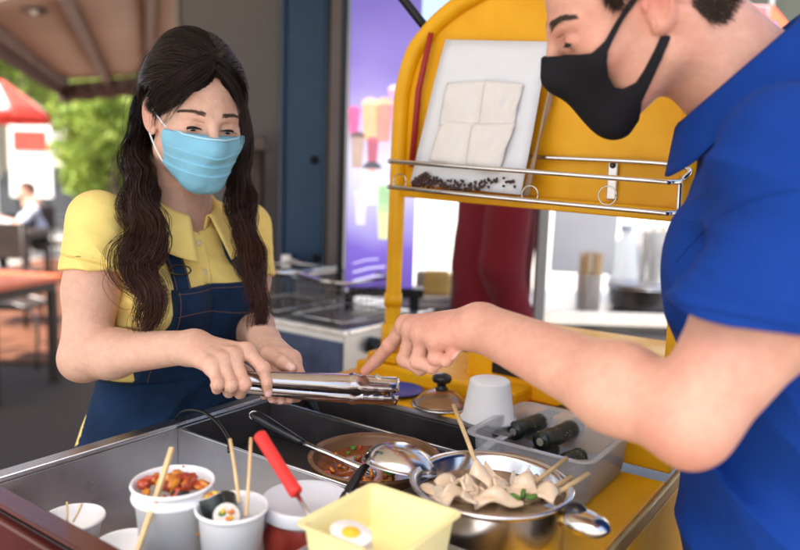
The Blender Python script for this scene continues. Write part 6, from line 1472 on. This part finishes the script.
# ------------------------------------------------------------------ people in the background
def far_person(name, fr, pose, label, shirt, trousers, hairm, h=.009, skin=SKIN_M, slv=.6):
    root = empty('person', tuple(fr.o), 0, label, 'person')
    J = {k: np.array(v, float) for k, v in pose.items()}
    def body(Q):
        q = fr.L(Q); d = ell(q, J['head'], (.075, .095, .115)); d = smin(d, cap(q, J['neck'], J['head'] - np.array([0, .02, .06]), .055, .05), .03)
        d = smin(d, ell(q, J['head'] + np.array([0, .095, -.02]), (.014, .02, .022)), .015)
        for s in ('l', 'r'):
            d = smin(d, smin(cap(q, J['sh_' + s], J['el_' + s], .048, .04), cap(q, J['el_' + s], J['wr_' + s], .04, .027), .02), .03)
            w0 = J['wr_' + s]; dv = unit(w0 - J['el_' + s]); d = smin(d, ell(q, w0 + dv * .05, (.035, .04, .03)), .02)
            for k in range(4): d = smin(d, cap(q, w0 + dv * .07 + np.array([(k - 1.5) * .017, 0, 0]), w0 + dv * .145 + np.array([(k - 1.5) * .019, 0, -.015]), .011, .008), .006)
        return smin(d, cap(q, J['neck'], J['hip'], .10, .09), .06)
    def cloth(Q):
        q = fr.L(Q); d = cap(q, J['neck'] - np.array([0, 0, .12]), J['hip'] + np.array([0, 0, .08]), .125, .125); wdt = np.abs(q[:, 0]); d = smin(d, cap(np.stack([wdt, q[:, 1], q[:, 2]], 1), J['neck'] - np.array([0, 0, .07]), np.abs(J['sh_r']) * np.array([1, 0, 0]) + J['sh_r'] * np.array([0, 1, 1]), .07, .065), .06)
        for s in ('l', 'r'): d = smin(d, cap(q, J['sh_' + s], lerp(J['sh_' + s], J['el_' + s], slv), .066, .062), .04)
        if slv >= 1:
            for s in ('l', 'r'): d = smin(d, cap(q, J['el_' + s], J['wr_' + s], .058, .048), .03)
        return np.maximum(d - .004 * vnoise(q * 14), cap(q, J['neck'] - np.array([0, 0, .02]), J['head'], -.06, -.06) * -1 - 0) if False else np.maximum(d - .005 * vnoise(q * 14), -(np.linalg.norm(q - J['neck'] - np.array([0, 0, .03]), axis=1) - .07))
    def pants(Q):
        q = fr.L(Q); d = ell(q, J['hip'], (.165, .13, .13))
        for s in ('l', 'r'): d = smin(d, smin(cap(q, J['hip'] + np.array([.08 if s == 'r' else -.08, 0, 0]), J['kn_' + s], .085, .065), cap(q, J['kn_' + s], J['an_' + s], .062, .048), .03), .05)
        return d
    P_ = np.array([fr.W(v) for v in J.values()]); lo, hi = P_.min(0) - .24, P_.max(0) + .24
    surf_obj('body', [surf(body, lo, hi, h)], [skin], root, None, lambda V: np.zeros(len(V)))
    surf_obj('shirt', [surf(cloth, lo, hi, h)], [shirt], root); surf_obj('trousers', [surf(pants, lo, hi, h)], [trousers], root)
    hr = lambda Q: np.maximum(ell(fr.L(Q), J['head'] + np.array([0, -.012, .02]), (.086, .105, .112)), -poly2(fr.L(Q)[:, 1], fr.L(Q)[:, 2] - J['head'][2], [(.02, .035), (.2, .06), (.2, -.3), (-.06, -.3), (-.03, -.02)])) + .004 * vnoise(fr.L(Q) * 45)
    surf_obj('hair', [surf(hr, lo, hi, h * .8)], [hairm], root)
    for s in ('l', 'r'):
        an = J['an_' + s]; sh = lambda Q: np.maximum(ell(fr.L(Q), an + np.array([0, .06, -.05]), (.05, .13, .05)), -fr.L(Q)[:, 2] + .004); surf_obj('shoe', [surf(sh, lo, hi, h)], [SHOE], root)
    return root
def frm(x, y, z, yaw): f = np.array([math.sin(math.radians(yaw)), -math.cos(math.radians(yaw)), 0]); return Frame((x, y, z), np.stack([np.cross(f, [0, 0, 1.]), f, np.array([0, 0, 1.])], 1))
q = P(33, 180, 8.75)
far_person('p', frm(q[0], q[1], .02, -62), dict(head=(0, .08, 1.06), neck=(0, .02, .90), hip=(0, -.05, .46), sh_r=(.17, .02, .84), sh_l=(-.17, .02, .84), el_r=(.22, .18, .66), el_l=(-.22, .18, .66), wr_r=(.10, .40, .74), wr_l=(-.10, .40, .74),
          kn_r=(.10, .38, .48), kn_l=(-.10, .38, .48), an_r=(.10, .34, .085), an_l=(-.10, .34, .085)), 'person in pale shirt seated at the far cafe table', mat('pale_shirt', (.50, .54, .62), rough=.8, var=.1, vscale=12), TRO, HAIR_W, .012)
q = P(497, 250, 2.24)
far_person('p', frm(q[0], q[1], .012, 95), dict(head=(0, .06, 1.62), neck=(0, .0, 1.46), hip=(0, -.02, .80), sh_r=(.19, .0, 1.38), sh_l=(-.19, .0, 1.38), el_r=(.17, -.02, 1.09), el_l=(-.17, -.02, 1.09), wr_r=(.13, .05, .90), wr_l=(-.13, .05, .90),
          kn_r=(.10, .03, .50), kn_l=(-.10, .0, .50), an_r=(.10, .0, .085), an_l=(-.10, -.02, .085)), 'person in maroon shirt standing behind the cart panel', cloth_mat('maroon_shirt', (.16, .008, .015)), TRO, HAIR_W, .011, slv=1.0)
